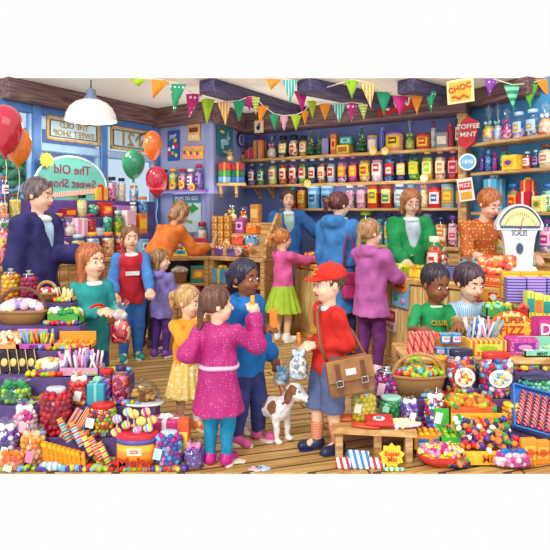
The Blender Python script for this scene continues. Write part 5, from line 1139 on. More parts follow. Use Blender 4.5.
t, w, h = wsign(S_pier, 193, 152.5, 28, 13, 'curved pink and orange sweets banner above the pier shelf', .035, col='F4A070', name='poster', cat='poster', roll=R(3))
s = MB()
for k in range(9): s.ball(((k-4)*w*.1, -.01, h*(.5+.12*math.sin(k*2))), (.028, .006, .03), mi=k % 3, n=8)
s.build('printed_sweets', [mat('magenta'), mat('lime'), mat('yellow')], t)
t, w, h = wsign(S_pier, 187, 213, 38, 38, 'pale blue poster with a green arrow pointing right, above the cabinet', .02, col='C8E4EC', name='poster', cat='poster')
s = MB(); s.box((0, -.01, h*.88), (w, .008, h*.22)); s.build('header', mat('3888A8'), t); lettering('POPS TO GO', w*.14, mat('white'), t, (0, -.018, h*.88))
s = MB(); s.prism([(-.3*w, .52*h), (.18*w, .55*h), (.17*w, .48*h), (.42*w, .62*h), (.2*w, .76*h), (.19*w, .68*h), (-.28*w, .66*h)], .01, c=(0, -.012, 0)); s.build('arrow', mat('2C9C3C'), t)
s = MB(); s.prism([(-.2*w, .38*h), (.2*w, .3*h), (.2*w, .22*h), (-.2*w, .3*h)], .01, c=(0, -.012, 0)); s.build('strip', mat('8CBC6C'), t)
plank('wall_shelf', 'short wooden shelf on the lilac pier wall with five fancy jars', S_pier, 160, 204, 1.80, .18, m=mat('7C60A8'), front=.0)
row(S_pier, 1.80, .09, [(J, 'orange gold sweet jar', 164.5, 8, 21, jr(('orange', 'amber', 'red'), 'black', None, None, 'jar')), (J, 'lime gold sweet jar', 173.5, 9, 22, jr(('lime', 'yellow', 'cream'), 'amber', None, None, 'jar')), (J, 'pink sweet jar', 183, 9, 21, jr(('pink', 'palepink', 'lilac'), 'crimson', 'palepink', 'magenta', 'jar')),
 (J, 'lilac sweet jar', 191, 8.5, 21, jr(('lilac', 'pink'), 'white', 'white', 'purple', 'jar')), (J, 'violet sweet jar', 199, 8.5, 25, jr(('purple', 'lilac', 'violet'), 'crimson', 'lilac', 'violet', 'jar'))], 'the pier wall shelf', dmax=.13)
for px, py in ((172.5, 185), (181.5, 184.5), (192, 187)): wsign(S_pier, px, py, 8, 8, {172.5: 'left', 181.5: 'middle', 192: 'right'}[px]+' of three yellow price stars on the pier shelf edge', .19, poly='star', col='yellow', name='price_star', text='2p', tcol='red', group='pier shelf price stars')
# rabbit poster in the recess
t, w, h = wsign(S_rec, 225, 140.5, 34, 32, 'teal scalloped poster of a leaping rabbit in the wall recess', .02, col='2C7888', name='poster', cat='poster')
s = MB(); s.ball((-.02, -.012, h*.45), (w*.3, .008, h*.1)); s.ball((w*.18, -.012, h*.6), (w*.13, .008, h*.07)); s.ball((w*.14, -.012, h*.72), (w*.04, .006, h*.09)); s.ball((-w*.2, -.012, h*.32), (w*.1, .006, h*.12)); s.build('printed_rabbit', mat('9CC8D8'), t)
s = MB(); s.ball((-w*.2, -.012, h*.75), (w*.16, .006, h*.05)); s.ball((w*.1, -.012, h*.14), (w*.3, .006, h*.04)); s.build('printed_flourish', mat('E0C860'), t)
# ---------------------------------------------------------------- window display
VIO = mat('5C4894', .5)
def riser(seg, pa, pb, o0, o1, z0, z1, lab, m=VIO, name='display_step', cat='display step'):
    a = seg.at(pa, (o0+o1)/2); b = seg.at(pb, (o0+o1)/2); c = (a+b)/2; s = MB(); s.box((0, 0, (z1-z0)/2), ((b-a).length, o1-o0, z1-z0), bev=.006); o = s.build(name, m); o.location = (c.x, c.y, z0); o.rotation_euler = (0, 0, seg.yaw); tag(o, lab, cat)
riser(CW, 0, 148, .24, .36, .985, 1.22, 'lowest violet display step in the window above the long cabinet')
riser(CW, 0, 150, .37, .49, .985, 1.44, 'middle violet display step in the shop window')
riser(CW, 0, 152, .50, .60, .985, 1.64, 'highest violet display step against the window panes')
def ws(z, o): return dict(off=o)
row(CW, .985, -.12, [('bag', 'tall red dotted sweet bag', 4, 14, 50, dict(sweets=('red', 'pink', 'yellow'), rib='green', tall=.8)), ('bag', 'cream sweet bag', 16, 10, 22, dict(sweets=('cream', 'peach'), rib='gold')), ('basket', 'green tufted basket', 60, 16, 24, dict(sweets=('lime', 'olive', 'pink'), handle=False, br=.022, hb=.6)),
 (J, 'gold sweet jar', 78, 13, 24, jr(('amber', 'yellow', 'cream'), 'paleblue', None, None, 'jar')), (J, 'sky sweet jar', 92.5, 13, 25, jr(('sky', 'paleblue', 'white'), 'amber', 'white', 'blue', 'jar')), (J, 'peach sweet jar', 108, 12.5, 24, jr(('peach', 'orange', 'cream'), 'orange', None, None, 'jar')), (J, 'coral sweet jar', 120, 10, 22, jr(('coral', 'red', 'peach'), 'amber', None, None, 'jar')),
 ('box', 'blue sweet box', 142, 10, 14, dict(col='sky', lab='white', lab2='blue'))], 'the window cabinet', dmax=.18)
row(CW, 1.222, -.30, [(J, 'crimson sweet jar', 4, 12, 26, jr(('crimson', 'pink', 'white'), 'orange', None, None, 'jar')), ('box', 'lime striped packet', 17, 12, 20, dict(col=stripes('A4CC2C', 'F0F8E0', 12), lab=None)), (J, 'pale blue sweet jar', 50, 10, 24, jr(('paleblue', 'olive', 'white'), 'orange', None, None, 'jar')), (J, 'deep blue sweet jar', 59, 10, 24, jr(('blue', 'sky', 'navy'), 'orange', None, None, 'jar')), ('bag', 'white fluffy bag', 69, 13, 20, dict(sweets=('white', 'palepink', 'cream'), rib='palepink')), ('gift', 'pink striped box', 80, 12, 18, dict(col=stripes('D060A0', 'F8D8E8', 20), rib='white', bow=False)), (J, 'red sweet jar', 90.5, 12, 22, jr(('red', 'crimson', 'orange'), 'crimson', None, None, 'jar')),
 ('tin', 'flat white and blue tin', 99, 12, 8, dict(col='white', lab='paleblue', lab2=None, lid='sky')), (J, 'green sweet jar', 107.5, 10, 24, jr(('green', 'teal', 'mint'), 'coral', None, None, 'jar')), (J, 'lime sweet jar', 118, 10, 24, jr(('lime', 'yellow', 'green'), 'mint', None, None, 'jar')), ('box', 'pink and white striped box', 129, 12, 24, dict(col=stripes('E080B0', 'F8F0F4', 18), lab=None)),
 ('box', 'orange sweet box', 141, 10, 20, dict(col='orange', lab='yellow'))], 'the lowest window step', dmax=.11)
row(CW, 1.442, -.43, [(J, 'orange sweet jar', 3, 9, 20, jr(('orange', 'cream'), 'brown', None, None, 'jar')), (J, 'yellow sweet jar', 15, 12, 24, jr(('yellow', 'paleyellow'), 'brown', None, None, 'jar')), ('box', 'dark red flat box', 68, 14, 9, dict(col='8C2840', lab='orange')), (J, 'cream sweet jar with black lid', 82, 11, 22, jr(('cream', 'paleyellow', 'yellow'), 'black', None, None, 'jar')), ('bowl', 'teal bowl', 93, 12, 12, dict(col='teal', sweets=('teal', 'mint', 'lime'))),
 ('box', 'red box with yellow label', 105, 13, 14, dict(col='C83028', lab='orange', lab2='yellow')), ('box', 'purple striped box', 121, 17, 11, dict(col=stripes('8C4CA8', 'D0A0D8', 20), lab=None)), (J, 'white sweet jar', 133, 8, 14, jr(('white', 'cream'), 'white', None, None, 'jar')), (J, 'blue sweet jar with orange lid', 143, 11, 20, jr(('sky', 'blue', 'paleblue'), 'orange', None, None, 'wide'))], 'the middle window step', dmax=.11)
row(CW, 1.642, -.55, [(J, 'lilac sweet jar with brown lid', 4, 9, 22, jr(('lilac', 'violet'), 'rust', 'white', 'violet', 'jar')), ('gift', 'gold gift with red ribbon', 100, 14, 17, dict(col='E0B848', rib='red')), (J, 'pink sweet jar with black lid', 112, 10, 24, jr(('pink', 'magenta', 'palepink'), 'black', None, None, 'jar')), (J, 'pale sweet jar with black lid', 121.5, 8.5, 23, jr(('cream', 'paleyellow', 'palepink'), 'black', None, None, 'jar')),
 (J, 'pale blue sweet jar with orange lid', 134, 10, 16, jr(('paleblue', 'white', 'lilac'), 'orange', None, None, 'wide'))], 'the highest window step', dmax=.1)
t, w, h = wsign(S_win, 46.5, 160, 16, 15, 'plain yellow starburst sticker on the middle window above the oval sign', .2, poly='star', col='yellow', col2='F8E060', name='starburst')
# ---------------------------------------------------------------- cabinets by the corner
ZT = .945
row(CU1, ZT, -.14, [('box', 'lime and yellow box', 166, 11, 8, dict(col='lime', lab='yellow', lab2='blue')), ('box', 'yellow and blue flat box', 179, 15, 8, dict(col='yellow', lab='48B0B0', lab2='blue')), ('box', 'red box with green emblem', 198, 15, 17, dict(col='C82838', lab='F0D0B0', lab2='green'))], 'the corner cabinet', dmax=.2)
row(CU1, ZT, -.32, [('bag', 'mixed colour sweet bag', 171, 10, 22, dict(sweets=('red', 'yellow', 'green', 'white'), rib='red')), ('tin', 'grey enamel tin', 189.5, 9, 22, dict(col='7080A8', lab=None)), (J, 'cream sweet jar with red lid', 202, 10, 32, jr(('cream', 'peach', 'white'), 'crimson', None, None, 'jar'))], 'the rear of the cabinet', dmax=.16)
row(CU1, .602, -.12, [('basket', 'wicker basket of white flowers', 179.5, 17, 23, dict(sweets=('white', 'mint', 'cream'), handle=False, br=.028, hb=.45)), ('box', 'green box with orange emblem', 197, 15, 17, dict(col='2C8C6C', lab='orange', lab2='yellow'))], 'the shelf inside the corner cabinet', dmax=.2)
row(CU1, .312, -.13, [(J, 'pink sweet jar with pink lid', 197, 12, 18, jr(('pink', 'magenta', 'palepink'), 'magenta', None, None, 'wide'))], 'the bottom shelf of the corner cabinet')
row(CU2, .602, -.1, [('gift', 'sky blue gift with yellow bow', 223, 16, 18, dict(col='5CA8D8', rib='yellow'))], 'the shelf below the sweet rack'); row(CU2, .602, -.22, [('box', 'red toffee box', 237, 14, 20, dict(col='B82C30', lab='orange'))], 'the shelf below the sweet rack')
t = thing('sweet_rack', 'raked wooden sweet rack with a slanted side standing on the corner cabinet', 'rack', ((CU2.p.x+CU2.q.x)/2, (CU2.p.y+CU2.q.y)/2, .945), CU2.yaw)
L = CU2.len-.04
for k in range(3):
    s = MB(); s.box((0, .17+.1*k, .07+.07*k), (L-.05, .1, .14+.14*k), bev=.004); s.build('step', WOOD, t)
s = MB(); s.box((0, .08, .05), (L-.05, .02, .1), bev=.004); s.build('front_rail', SHELF, t)
for sx in (-1, 1):
    s = MB(); s.add([(sx*L/2-.018, .05, 0), (sx*L/2-.018, .45, 0), (sx*L/2-.018, .45, .54), (sx*L/2-.018, .36, .54), (sx*L/2-.018, .05, .16), (sx*L/2+.018, .05, 0), (sx*L/2+.018, .45, 0), (sx*L/2+.018, .45, .54), (sx*L/2+.018, .36, .54), (sx*L/2+.018, .05, .16)],
      [(0, 4, 3, 2, 1), (5, 6, 7, 8, 9), (0, 1, 6, 5), (1, 2, 7, 6), (2, 3, 8, 7), (3, 4, 9, 8), (4, 0, 5, 9)]); s.build('side_panel', SHELF, t)
def gbox(px, z, o, i, j):
    p = CU2.at(px, o); item('box', f'tan biscuit carton, {["lowest", "second", "third", "top"][j]} in the {["left", "middle", "right"][i]} stack on the sweet rack', (p.x, p.y, z), .072, .088, .08, CU2.yaw, col='D8943C', lab='F0C880', lab2='A85C20', group='stacked biscuit cartons')
for i in range(3):
    for j in range(4): gbox(216+6.1*i, 1.085+.092*j, .17, i, j)
row(CU2, .947, -.115, [('tray', 'purple sweet tray', 219, 14, 12, dict(col='7C4CA8', sweets=('magenta', 'lilac', 'white'))), ('tray', 'violet sweet tray', 233, 11, 12, dict(col='8C6CB8', sweets=('purple', 'white', 'pink'))), ('tray', 'red sweet tray', 246, 12, 13, dict(col='crimson', sweets=('red', 'white', 'orange')))], 'the front of the sweet rack', dmax=.09)
row(CU2, 1.087, -.17, [('tray', 'coral sweet tray', 239, 13, 12, dict(col='coral', sweets=('coral', 'orange', 'cream'))), ('tray', 'sky blue lolly tray', 252, 12, 13, dict(col='sky', sweets=('white', 'sky', 'blue')))], 'the second step of the sweet rack', dmax=.09)
row(CU2, 1.227, -.27, [('box', 'magenta box', 241, 10, 15, dict(col='B84CA0', lab='palepink', lab2='purple')), ('tray', 'orange flower tray', 253, 13, 13, dict(col='orange', sweets=('coral', 'peach', 'yellow')))], 'the third step of the sweet rack', dmax=.09)
row(CU2, 1.367, -.37, [('bag', 'yellow and purple toy bag', 232, 12, 17, dict(sweets=('yellow', 'purple', 'white'), rib='yellow')), ('bag', 'gold sweet bag', 244, 11, 15, dict(sweets=('gold', 'orange', 'teal'), rib='orange')), ('box', 'tan chocolate carton', 256, 10, 18, dict(col='D08C38', lab='F0C070'))], 'the top step of the sweet rack', dmax=.09)
for px, py, c, lab in ((226.5, 244, 'yellow', 'yellow flower shaped price card on the front of the sweet rack'), (250, 246, 'orange', 'orange flower shaped price card on the front of the sweet rack'), (238.5, 251, 'paleblue', 'pale blue flower shaped price card on the front of the sweet rack')):
    wsign(CU2, px, py, 9, 9, lab, .02, poly='star', n=7, col=c, col2='cream', name='price_flower', text='3p', tcol='red')
# ---------------------------------------------------------------- on the main counter
row(SC1, ZC, -.12, [('tray', 'red fruit sweet tray', 313, 15, 14, dict(col='D84830', sweets=('red', 'orange', 'yellow'), back=0)), ], 'the counter end'); row(SC1, ZC, -.18, [('tray', 'lime jelly tray', 401, 26, 13, dict(col='lime', sweets=('lime', 'yellow', 'paleyellow'), br=.02, d=.2))], 'the counter in front of the shopkeeper in green')
row(SC2, ZC, -.14, [('tray', 'lemon jelly tray', 421, 18, 15, dict(col='yellow', sweets=('yellow', 'orange', 'lime'), br=.02)), (J, 'cream lidded red sweet jar', 434.5, 14, 42, jr(('red', 'coral', 'orange'), 'cream', 'F8E0D0', 'red', 'jar')), ('box', 'navy striped box', 450, 16, 14, dict(col=stripes('384078', '7C88C0', 20, bands='Z'), lab=None)), ('bag', 'teal tissue paper bag', 471, 32, 24, dict(sweets=('turquoise', 'paleblue', 'sky'), rib='turquoise', tall=.75))], 'the right counter run', dmax=.26)
item('tray', 'orange carton of round sweets on the counter left of the white scale', (*SC2.at(494, .16), ZC), .30, .24, .22, SC2.yaw, col='E05C20', sweets=('coral', 'orange', 'peach'), br=.03, back=1, text='FRUIT POPS', tcol='F8E8C0')
# weighing scale
p = SC2.at(518, .34); t = thing('weighing_scale', 'white shop weighing scale with a fan shaped dial on the counter', 'scale', (p.x, p.y, ZC), R(-12)); t.scale = (.56, .7, .93)
WHT = mat('E8F0F8', .25, .05); 
s = MB(); s.box((0, 0, .08), (.5, .3, .16), bev=.03); s.build('base', WHT, t)
s = MB()
pr = [(-.19, .16), (.19, .16), (.2, .3), (.23, .44), (.3, .56), (-.3, .56), (-.23, .44), (-.2, .3)]; s.prism(pr, .16); s.build('body', WHT, t)
s = MB(); arcp = [(-.33, .50)]+[(.40*math.sin(a)*.98, .36+.38*math.cos(a)) for a in [(-1.05+2.1*k/14) for k in range(15)]]+[(.33, .50)]; s.prism(arcp, .2, c=(0, 0, 0)); s.build('dial_housing', WHT, t)
s = MB(); arcp2 = [(x*.84, (z-.5)*.76+.53) for x, z in arcp]; s.prism(arcp2, .02, c=(0, -.105, 0)); d_ = s.build('dial_face', mat('F0E0A0', .3), t)
s = MB(); s.tube([(x*.85, -.115, (z-.5)*.78+.53) for x, z in arcp2 and [(a/.84, (b-.53)/.76+.5) for a, b in arcp2]], .011, 6, closed=True); s.build('dial_rim', mat('50607C', .3), t)
s = MB()
for k in range(17): a = -.85+1.7*k/16; s.box((.28*math.sin(a), -.118, .38+.27*math.cos(a)), (.006, .004, .03), M=roty(a) if 0 else None)
stuff(s.build('dial_marks', mat('brown'), d_))
s = MB(); s.tube([(0, -.12, .5), (.05, -.12, .62)], .005, 5); s.build('pointer', mat('red'), d_); lettering('SCALES', .07, mat('40506C'), t, (0, -.085, .47)); s = MB(); s.prism(ellpoly(.05, .05, 20), .03, c=(0, -.09, .33)); s.build('knob', mat('50607C', .3, metal=.5), t)
p = SC1.at(398, .36); t = thing('counter_scale', 'small green counter scale with a white dish below the shopkeeper in green', 'scale', (p.x, p.y, ZC), SC1.yaw+R(25))
s = MB(); s.box((0, 0, .05), (.34, .16, .1), bev=.02); s.build('base', mat('1C5C50', .3), t); s = MB(); s.lathe([(.03, .1), (.04, .12), (.12, .14), (.16, .17), (.15, .17), (.1, .15), (0, .15)], n=24); s.build('dish', mat('E8ECF0', .2), t)
s = MB(); s.prism(ellpoly(.04, .04, 16), .01, c=(-.1, -.085, .05)); s.build('dial', mat('cream'), t)
# posters on the counter front
t, w, h = wsign(SC1, 400, 292, 22, 30, 'blue poster with an orange speech bubble on the counter front', .03, col='7CB8D8', name='poster', cat='poster', roll=R(4))
s = MB(); s.prism([(x*1.0, z+h*.7) for x, z in ellpoly(w*.46, h*.2, 18)], .008, c=(0, -.01, 0)); s.build('printed_bubble', mat('F08C30'), t); lettering('Jelly Joys', w*.17, mat('C02820'), t, (0, -.018, h*.7)); s = MB()
s.ball((-w*.25, -.012, h*.3), (w*.14, .006, h*.12)); s.ball((w*.2, -.012, h*.22), (w*.12, .006, h*.1), mi=1); s.build('printed_sweets', [mat('green'), mat('pink')], t)
t, w, h = wsign(SC1, 389, 319, 19, 22, 'red and white poster low on the counter front', .03, col='F0E8E8', name='poster', cat='poster', roll=R(4)); s = MB(); s.box((0, -.01, h*.68), (w*.9, .008, h*.5)); s.build('printed_block', mat('C8283C'), t); lettering('STYLE', w*.28, mat('C8283C'), t, (0, -.014, h*.2)); lettering('SWEET', w*.24, mat('white'), t, (0, -.018, h*.68))
t, w, h = wsign(SC2, 494, 297, 40, 22, 'red zigzag poster with a white disc on the right counter front', .03, col='D03830', name='poster', cat='poster')
s = MB(); s.prism([(x, z+h*.5) for x, z in starpoly(8, w*.2, w*.1)], .006, c=(-w*.25, -.01, 0)); s.prism([(x, z+h*.7) for x, z in starpoly(6, w*.2, w*.1)], .006, c=(w*.22, -.01, 0)); s.build('printed_zigzags', mat('F0A840'), t); s = MB(); s.prism([(x, z+h*.5) for x, z in ellpoly(w*.08, w*.08, 18)], .008, c=(0, -.014, 0)); s.build('printed_disc', mat('white'), t)
# crate and boxes at the right edge
def crate(lab, c, sz, m=WOOD):
    t = thing('wooden_crate', lab, 'crate', c); s = MB(); n = 3
    for k in range(n):
        zz = sz[2]*(k+.5)/n
        for y in (-1, 1): s.box((0, y*sz[1]/2, zz), (sz[0], .015, sz[2]/n*.86), bev=.003)
        for x in (-1, 1): s.box((x*sz[0]/2, 0, zz), (.015, sz[1], sz[2]/n*.86), bev=.003)
    s.box((0, 0, sz[2]-.01), (sz[0]-.02, sz[1]-.02, .015)); s.build('slats', m, t)
    s = MB()
    for x in (-1, 1):
        for y in (-1, 1): s.box((x*(sz[0]/2-.02), y*(sz[1]/2-.02), sz[2]/2), (.035, .035, sz[2]-.001))
    s.build('corner_posts', m, t)
crate('tall wooden crate between the counter and the sweet table at the right edge', (2.02, 4.33, 0), (.46, .26, .80))
for i in range(3):
    for j in range(2):
        item('box', f'yellow toffee carton, {["left", "middle", "right"][i]} one of the {["lower", "upper"][j]} layer by the scale', (1.88+.15*i, 4.40, .98+.11*j-.17), .14, .105, .1, R(-12), col='F0B428', lab='F8DC70', lab2='C07818', group='yellow toffee cartons')
for i, (c, n_) in enumerate((('5C3C9C', 'deep violet'), ('7C50B0', 'light violet'), ('483488', 'indigo'))): item('box', f'{n_} chocolate carton on the crate below the yellow toffee cartons', (1.86+.155*i, 4.27, .802), .14, .19, .11, R(-8), col=stripes(c, 'B09CE0', 14, bands='Z'), lab=None)
# ---------------------------------------------------------------- stepped display, left foreground
def stand(lab, xs, y0, m):
    t = thing('display_stand', lab, 'display stand', (sum(xs[1])/2, y0+.14, 0))
    for k, (a, b) in xs.items():
        if k < 1: continue
        s = MB(); s.box((0, 0, .07*k), (b-a, .139, .14*k), bev=.004); o = s.build('step', m, t); o.location = ((a+b)/2-t.location.x, y0+.14*k+.07-t.location.y, 0)
def X(px, Y): return (px-275)/550*Y
LX = {1: 186, 2: 158, 3: 132, 4: 94, 5: 84, 6: 76}
CLOTH = mat('5A4480', .8, .3, 6)
stand('stepped violet cloth stand crowded with sweets at the left front', {k: (-2.25, X(v, 3.24+.14*k)) for k, v in LX.items()}, 3.17, CLOTH)
Y0L, Y0R = 3.24, 3.37
def fg(y0, kind, label, px, top, k, wpx, dy=0, dz=0, d=None, yaw=0, **o):
    Y = y0+.14*k+dy; z = .14*k+dz; w = wpx/550*Y; h = max(.02, zat(top, Y)-z)
    return item(kind, label, (X(px, Y), Y, z+.001), w, h, d or min(w, .125), yaw=yaw, seed=int(px*3+top), **o)
def L(*a, **k): return fg(Y0L, *a, **k)
def Rt(*a, **k): return fg(Y0R, *a, **k)
# back rows
L(J, 'glass urn of orange sweets with ball stopper at the far left', 11, 268, 6, 18, sweets=('orange', 'amber', 'yellow'), lid='stopper', lab=None, near=.02, fillh=.78)
L(J, 'glass urn of crimson sweets with ball stopper beside the orange urn', 29, 270, 6, 17, sweets=('crimson', 'red', 'magenta'), lid='stopper', lab=None, near=.018, fillh=.72)
L('basket', 'small handled basket of red and white sweets behind the big basket', 47, 282, 6, 21, sweets=('coral', 'white', 'red'), br=.016)
L('tray', 'open box of cream candy sticks behind the lime tray', 65, 289, 6, 20, col='D8B068', sweets=('cream', 'paleyellow', 'peach'), fill='sticks')
L('basket', 'large wicker basket with dark handle full of wrapped balls', 22, 288, 5, 50, sweets=('lilac', 'cream', 'palepink', 'pink', 'white'), br=.034, dark=True, d=.135, hb=.36, elong=1.0)
L('tray', 'green tray heaped with lime and white wrapped sweets', 66, 304, 5, 32, col='4CA43C', sweets=('lime', 'white', 'yellow', 'green'), br=.022)
L('tray', 'tan carton of cream confectionery at the far left', 10, 333, 4, 27, col='E0A860', sweets=('cream', 'peach', 'orange'), br=.016, back=1)
L('tray', 'pink and purple carton of fizz sticks with lettering FIZZ', 38, 331, 4, 36, col='C858A8', sweets=('yellow', 'lime', 'orange', 'sky'), fill='sticks', back=0, text='FIZZ', tcol='6C2890')
L('sign', 'pink header card reading Fizz behind the fizz sticks', 33, 329, 4, 30, dy=.066, col='F0A0D0', text='FIZZ', tcol='8C2890')
L('tray', 'orange carton of biscuit letters in rows', 75, 333, 4, 37, col='F0A030', sweets=('amber', 'F8C868', 'orange'), fill='bars', back=1)
for i in range(4):
    t = thing('chocolate_bar', f'dark chocolate bar with gold centre, {["first", "second", "third", "fourth"][i]} leaning from the left edge', 'chocolate bar', (X(5+9*i, 3.66), 3.68, .424), R(-6), 'dark chocolate bars', tilt=R(-14), roll=R(-18))
    s = MB(); s.box((0, 0, .075), (.075, .016, .15), bev=.003); s.build('wrapper', mat('241824', .3), t); s = MB(); s.ball((0, -.009, .07), (.026, .006, .028), n=12); s.build('gold_emblem', mat('E8C878', .3), t)
    s = MB(); s.box((-.036, -.009, .075), (.005, .004, .15)); s.box((.036, -.009, .075), (.005, .004, .15)); s.build('gold_edges', mat('D8B078', .3), t)
L('bowl', 'blue bowl of yellow and orange swirl sweets', 50, 360, 3, 33, col='6C7CC0', sweets=('yellow', 'orange', 'paleyellow', 'white'), br=.026, elong=1.0)
L('tray', 'bundle of pink and white striped straws standing in a box', 82, 350, 3, 40, col='D8A0C0', sweets=('palepink', 'white', 'pink', 'lilac'), fill='sticks')
L('bag', 'bag of green sweets at the far left front', 16, 380, 2, 36, sweets=('green', 'darkgreen', 'lime'), rib='green', near=.018, tall=.85)
L('bag', 'bag of red sweets with a white tag beside the straws', 80, 372, 2, 25, sweets=('red', 'coral', 'crimson'), rib='white', near=.016, tagc='white', tall=.8)
L('gift', 'turquoise gift with foil bow behind the striped wafers', 98, 376, 2, 17, col='3CB0C8', rib='mint')
L(J, 'stout jar with red lid and purple sweets behind the mixed jar', 107, 369, 2, 17, dy=.03, sweets=('purple', 'crimson', 'lilac'), lid='red', lab=None)
L(J, 'jar of red liquorice with a dark purple lid', 121, 366, 2, 19, sweets=('crimson', 'coral', 'pink'), lid='3C2464', lab=None, shape='tall')
# cloche with fudge
t = thing('glass_cloche', 'glass dome over a heap of brown and gold fudge cubes', 'cloche', (X(143, 3.50), 3.50, .281)); s = MB(); R_ = .125
s.lathe([(R_*math.cos(a), R_*1.15*math.sin(a)+.01) for a in [k*math.pi/2/9 for k in range(9)]]+[(0, R_*1.15+.01)], n=26, sq=.5); s.build('dome', GLASS, t)
s = MB(); s.lathe([(0, 0), (R_*1.05, 0), (R_*1.05, .012), (0, .012)], n=26, sq=.52); s.build('plate', mat('white', .2), t); s = MB(); q = random.Random(4)
for k in range(34):
    a = q.random()*6.28; r = R_*.72*math.sqrt(q.random()); s.box((r*math.cos(a), r*.42*math.sin(a), .03+.085*(1-r/R_)*q.random()), (.03, .02, .024), M=rotz(q.random()), mi=k % 3, bev=.004)
stuff(s.build('fudge_cubes', [mat('A86C24'), mat('D8A040'), mat('804818')], t))
# middle rows
L('bag', 'bag of pink sweets with a white tag at the left front', 26, 401, 1, 27, sweets=('pink', 'palepink', 'magenta', 'white'), rib='white', near=.017, tagc='palepink', tall=.8)
L(J, 'square shouldered jar of dark red cherries', 56, 387, 1, 34, sweets=('crimson', 'B01030', 'red'), lid='silver', lab=None, near=.022, shape='tall', fillh=.86)
L(J, 'big red lidded jar of mixed coloured sweets with a paper tag', 103, 403, 1, 31, dy=-.02, sweets=('red', 'yellow', 'purple', 'orange', 'lime', 'navy'), lid='C82420', lab=None, near=.014, tagc='white', fillh=.8)
L('box', 'bright blue cup shaped carton beside the mixed jar', 82, 418, 1, 12, col='2C80C8', lab='sky')
for i, (px, c) in enumerate(((62, ('red', 'sky', 'gold')), (72, ('orange', 'cream', 'red')))):
    t = thing('wafer_packet', ('blue and red striped wafer packet leaning on the cherry jar', 'orange and cream striped wafer packet leaning right')[i], 'packet', (X(px, 3.3), 3.305, .145), 0, tilt=R(-16), roll=R(30)); s = MB(); s.box((0, 0, .09), (.045, .02, .19), bev=.004); s.build('wrapper', stripes(c[0], c[1], 12, c3=c[2]), t)
L('gift', 'magenta and white gift behind the jar of coloured balls', 166, 414, 1, 26, col='D83C80', rib='white'); L('box', 'orange red carton right of the jar of coloured balls', 184, 419, 0, 12, dy=.05, col='E05828', lab='yellow')
# front row
L('bag', 'bag of violet sweets with a white tag at the left edge', 8, 420, 0, 24, dy=.05, sweets=('violet', 'lilac', 'purple', 'white'), rib='white', near=.017, tagc='white', tall=.85)
L('bag', 'bag of orange and peach sweets with a pink tag', 33, 428, 0, 27, dy=.04, sweets=('orange', 'peach', 'amber'), rib='peach', near=.019, tagc='F090B0', tall=.85)
L('bag', 'low bag of orange sweets at the bottom left corner', 12, 450, 0, 28, dy=-.03, sweets=('orange', 'coral', 'peach'), rib='orange', near=.016, tagc='cream', tall=.85)
for i in range(9):
    t = thing('chew_bar', f'upright orange and yellow chew bar, {["first", "second", "third", "fourth", "fifth", "sixth", "seventh", "eighth", "ninth"][i]} from the left of the front row', 'chew bar', (X(46+4.7*i, 3.215), 3.225-.003*i, .002), R(-38), 'row of chew bars', roll=R(-10))
    s = MB(); s.box((0, 0, .075-.003*i), (.055, .016, .15-.006*i), bev=.004); s.build('wrapper', mat('F49C20', .3, .15), t); s = MB(); s.box((0, -.009, .13-.006*i), (.05, .004, .022)); s.box((-.025, 0, .07), (.008, .02, .13-.006*i), mi=1); s.build('printed_bands', [mat('yellow'), mat('D84820')], t)
    if i == 8: lettering('FIZZ', .035, mat('red'), t, (0, -.012, .07), rot=(R(90), R(-70), 0))
for i, (px, py, c) in enumerate(((70, 432, 'teal'), (82, 436, 'sky'), (92, 445, 'yellow'), (101, 450, 'coral'), (110, 456, 'lime'))):
    t = thing('sweet_roll', f'{c} and cream roll of sweets, {["first", "second", "third", "fourth", "fifth"][i]} of the slanting row', 'roll of sweets', Wp(px, py+12, 3.22)+Vector((0, 0, .012)), 0, 'slanting sweet rolls', tilt=R(-10), roll=R(-30)); s = MB(); s.tube([(0, 0, 0), (0, 0, .13)], .019, 12); s.build('wrapper', stripes(c, 'cream', 9, bands='Z', c3='red'), t)
    s = MB(); s.tube([(0, 0, .13), (0, 0, .15)], [.014, .02], 10); s.build('twist_end', mat('gold', .3), t)
L('pack', 'pale blue and white sweet packet lying at the bottom left', 50, 462, 0, 24, dy=-.055, m=stripes('F0F4F8', '88B4E0', 10), d=.03)
# drum of swirl lollipops
t = thing('lollipop_tub', 'round yellow and orange tub with a red lid rim and red lettering', 'tub', (X(137, 3.25), 3.25, .001)); s = MB(); Rr = .118
s.lathe([(0, 0), (Rr, 0), (Rr, .15), (0, .15)], n=34, sq=.6); s.build('tub_body', stripes('F8B828', 'F89428', 2.2, (0, 0, 0), bands='Z'), t); s = MB(); s.lathe([(Rr*1.02, .15), (Rr*1.06, .15), (Rr*1.06, .175), (Rr*1.02, .175)], n=34, sq=.6); s.build('blue_band', mat('5458A8', .3), t)
s = MB(); s.lathe([(Rr*1.06, .175), (Rr*1.08, .18), (Rr*1.08, .2), (Rr, .205), (0, .2)], n=34, sq=.6); s.build('red_rim', mat('D02840', .25), t); lettering('Melts', .075, mat('C03018'), t, (0, -.078, .05), sx=1.2, thick=.006)
lab_arc(t, Rr*1.01, .09, .13, 'F4E8D0', 'D86030', .6, 20)
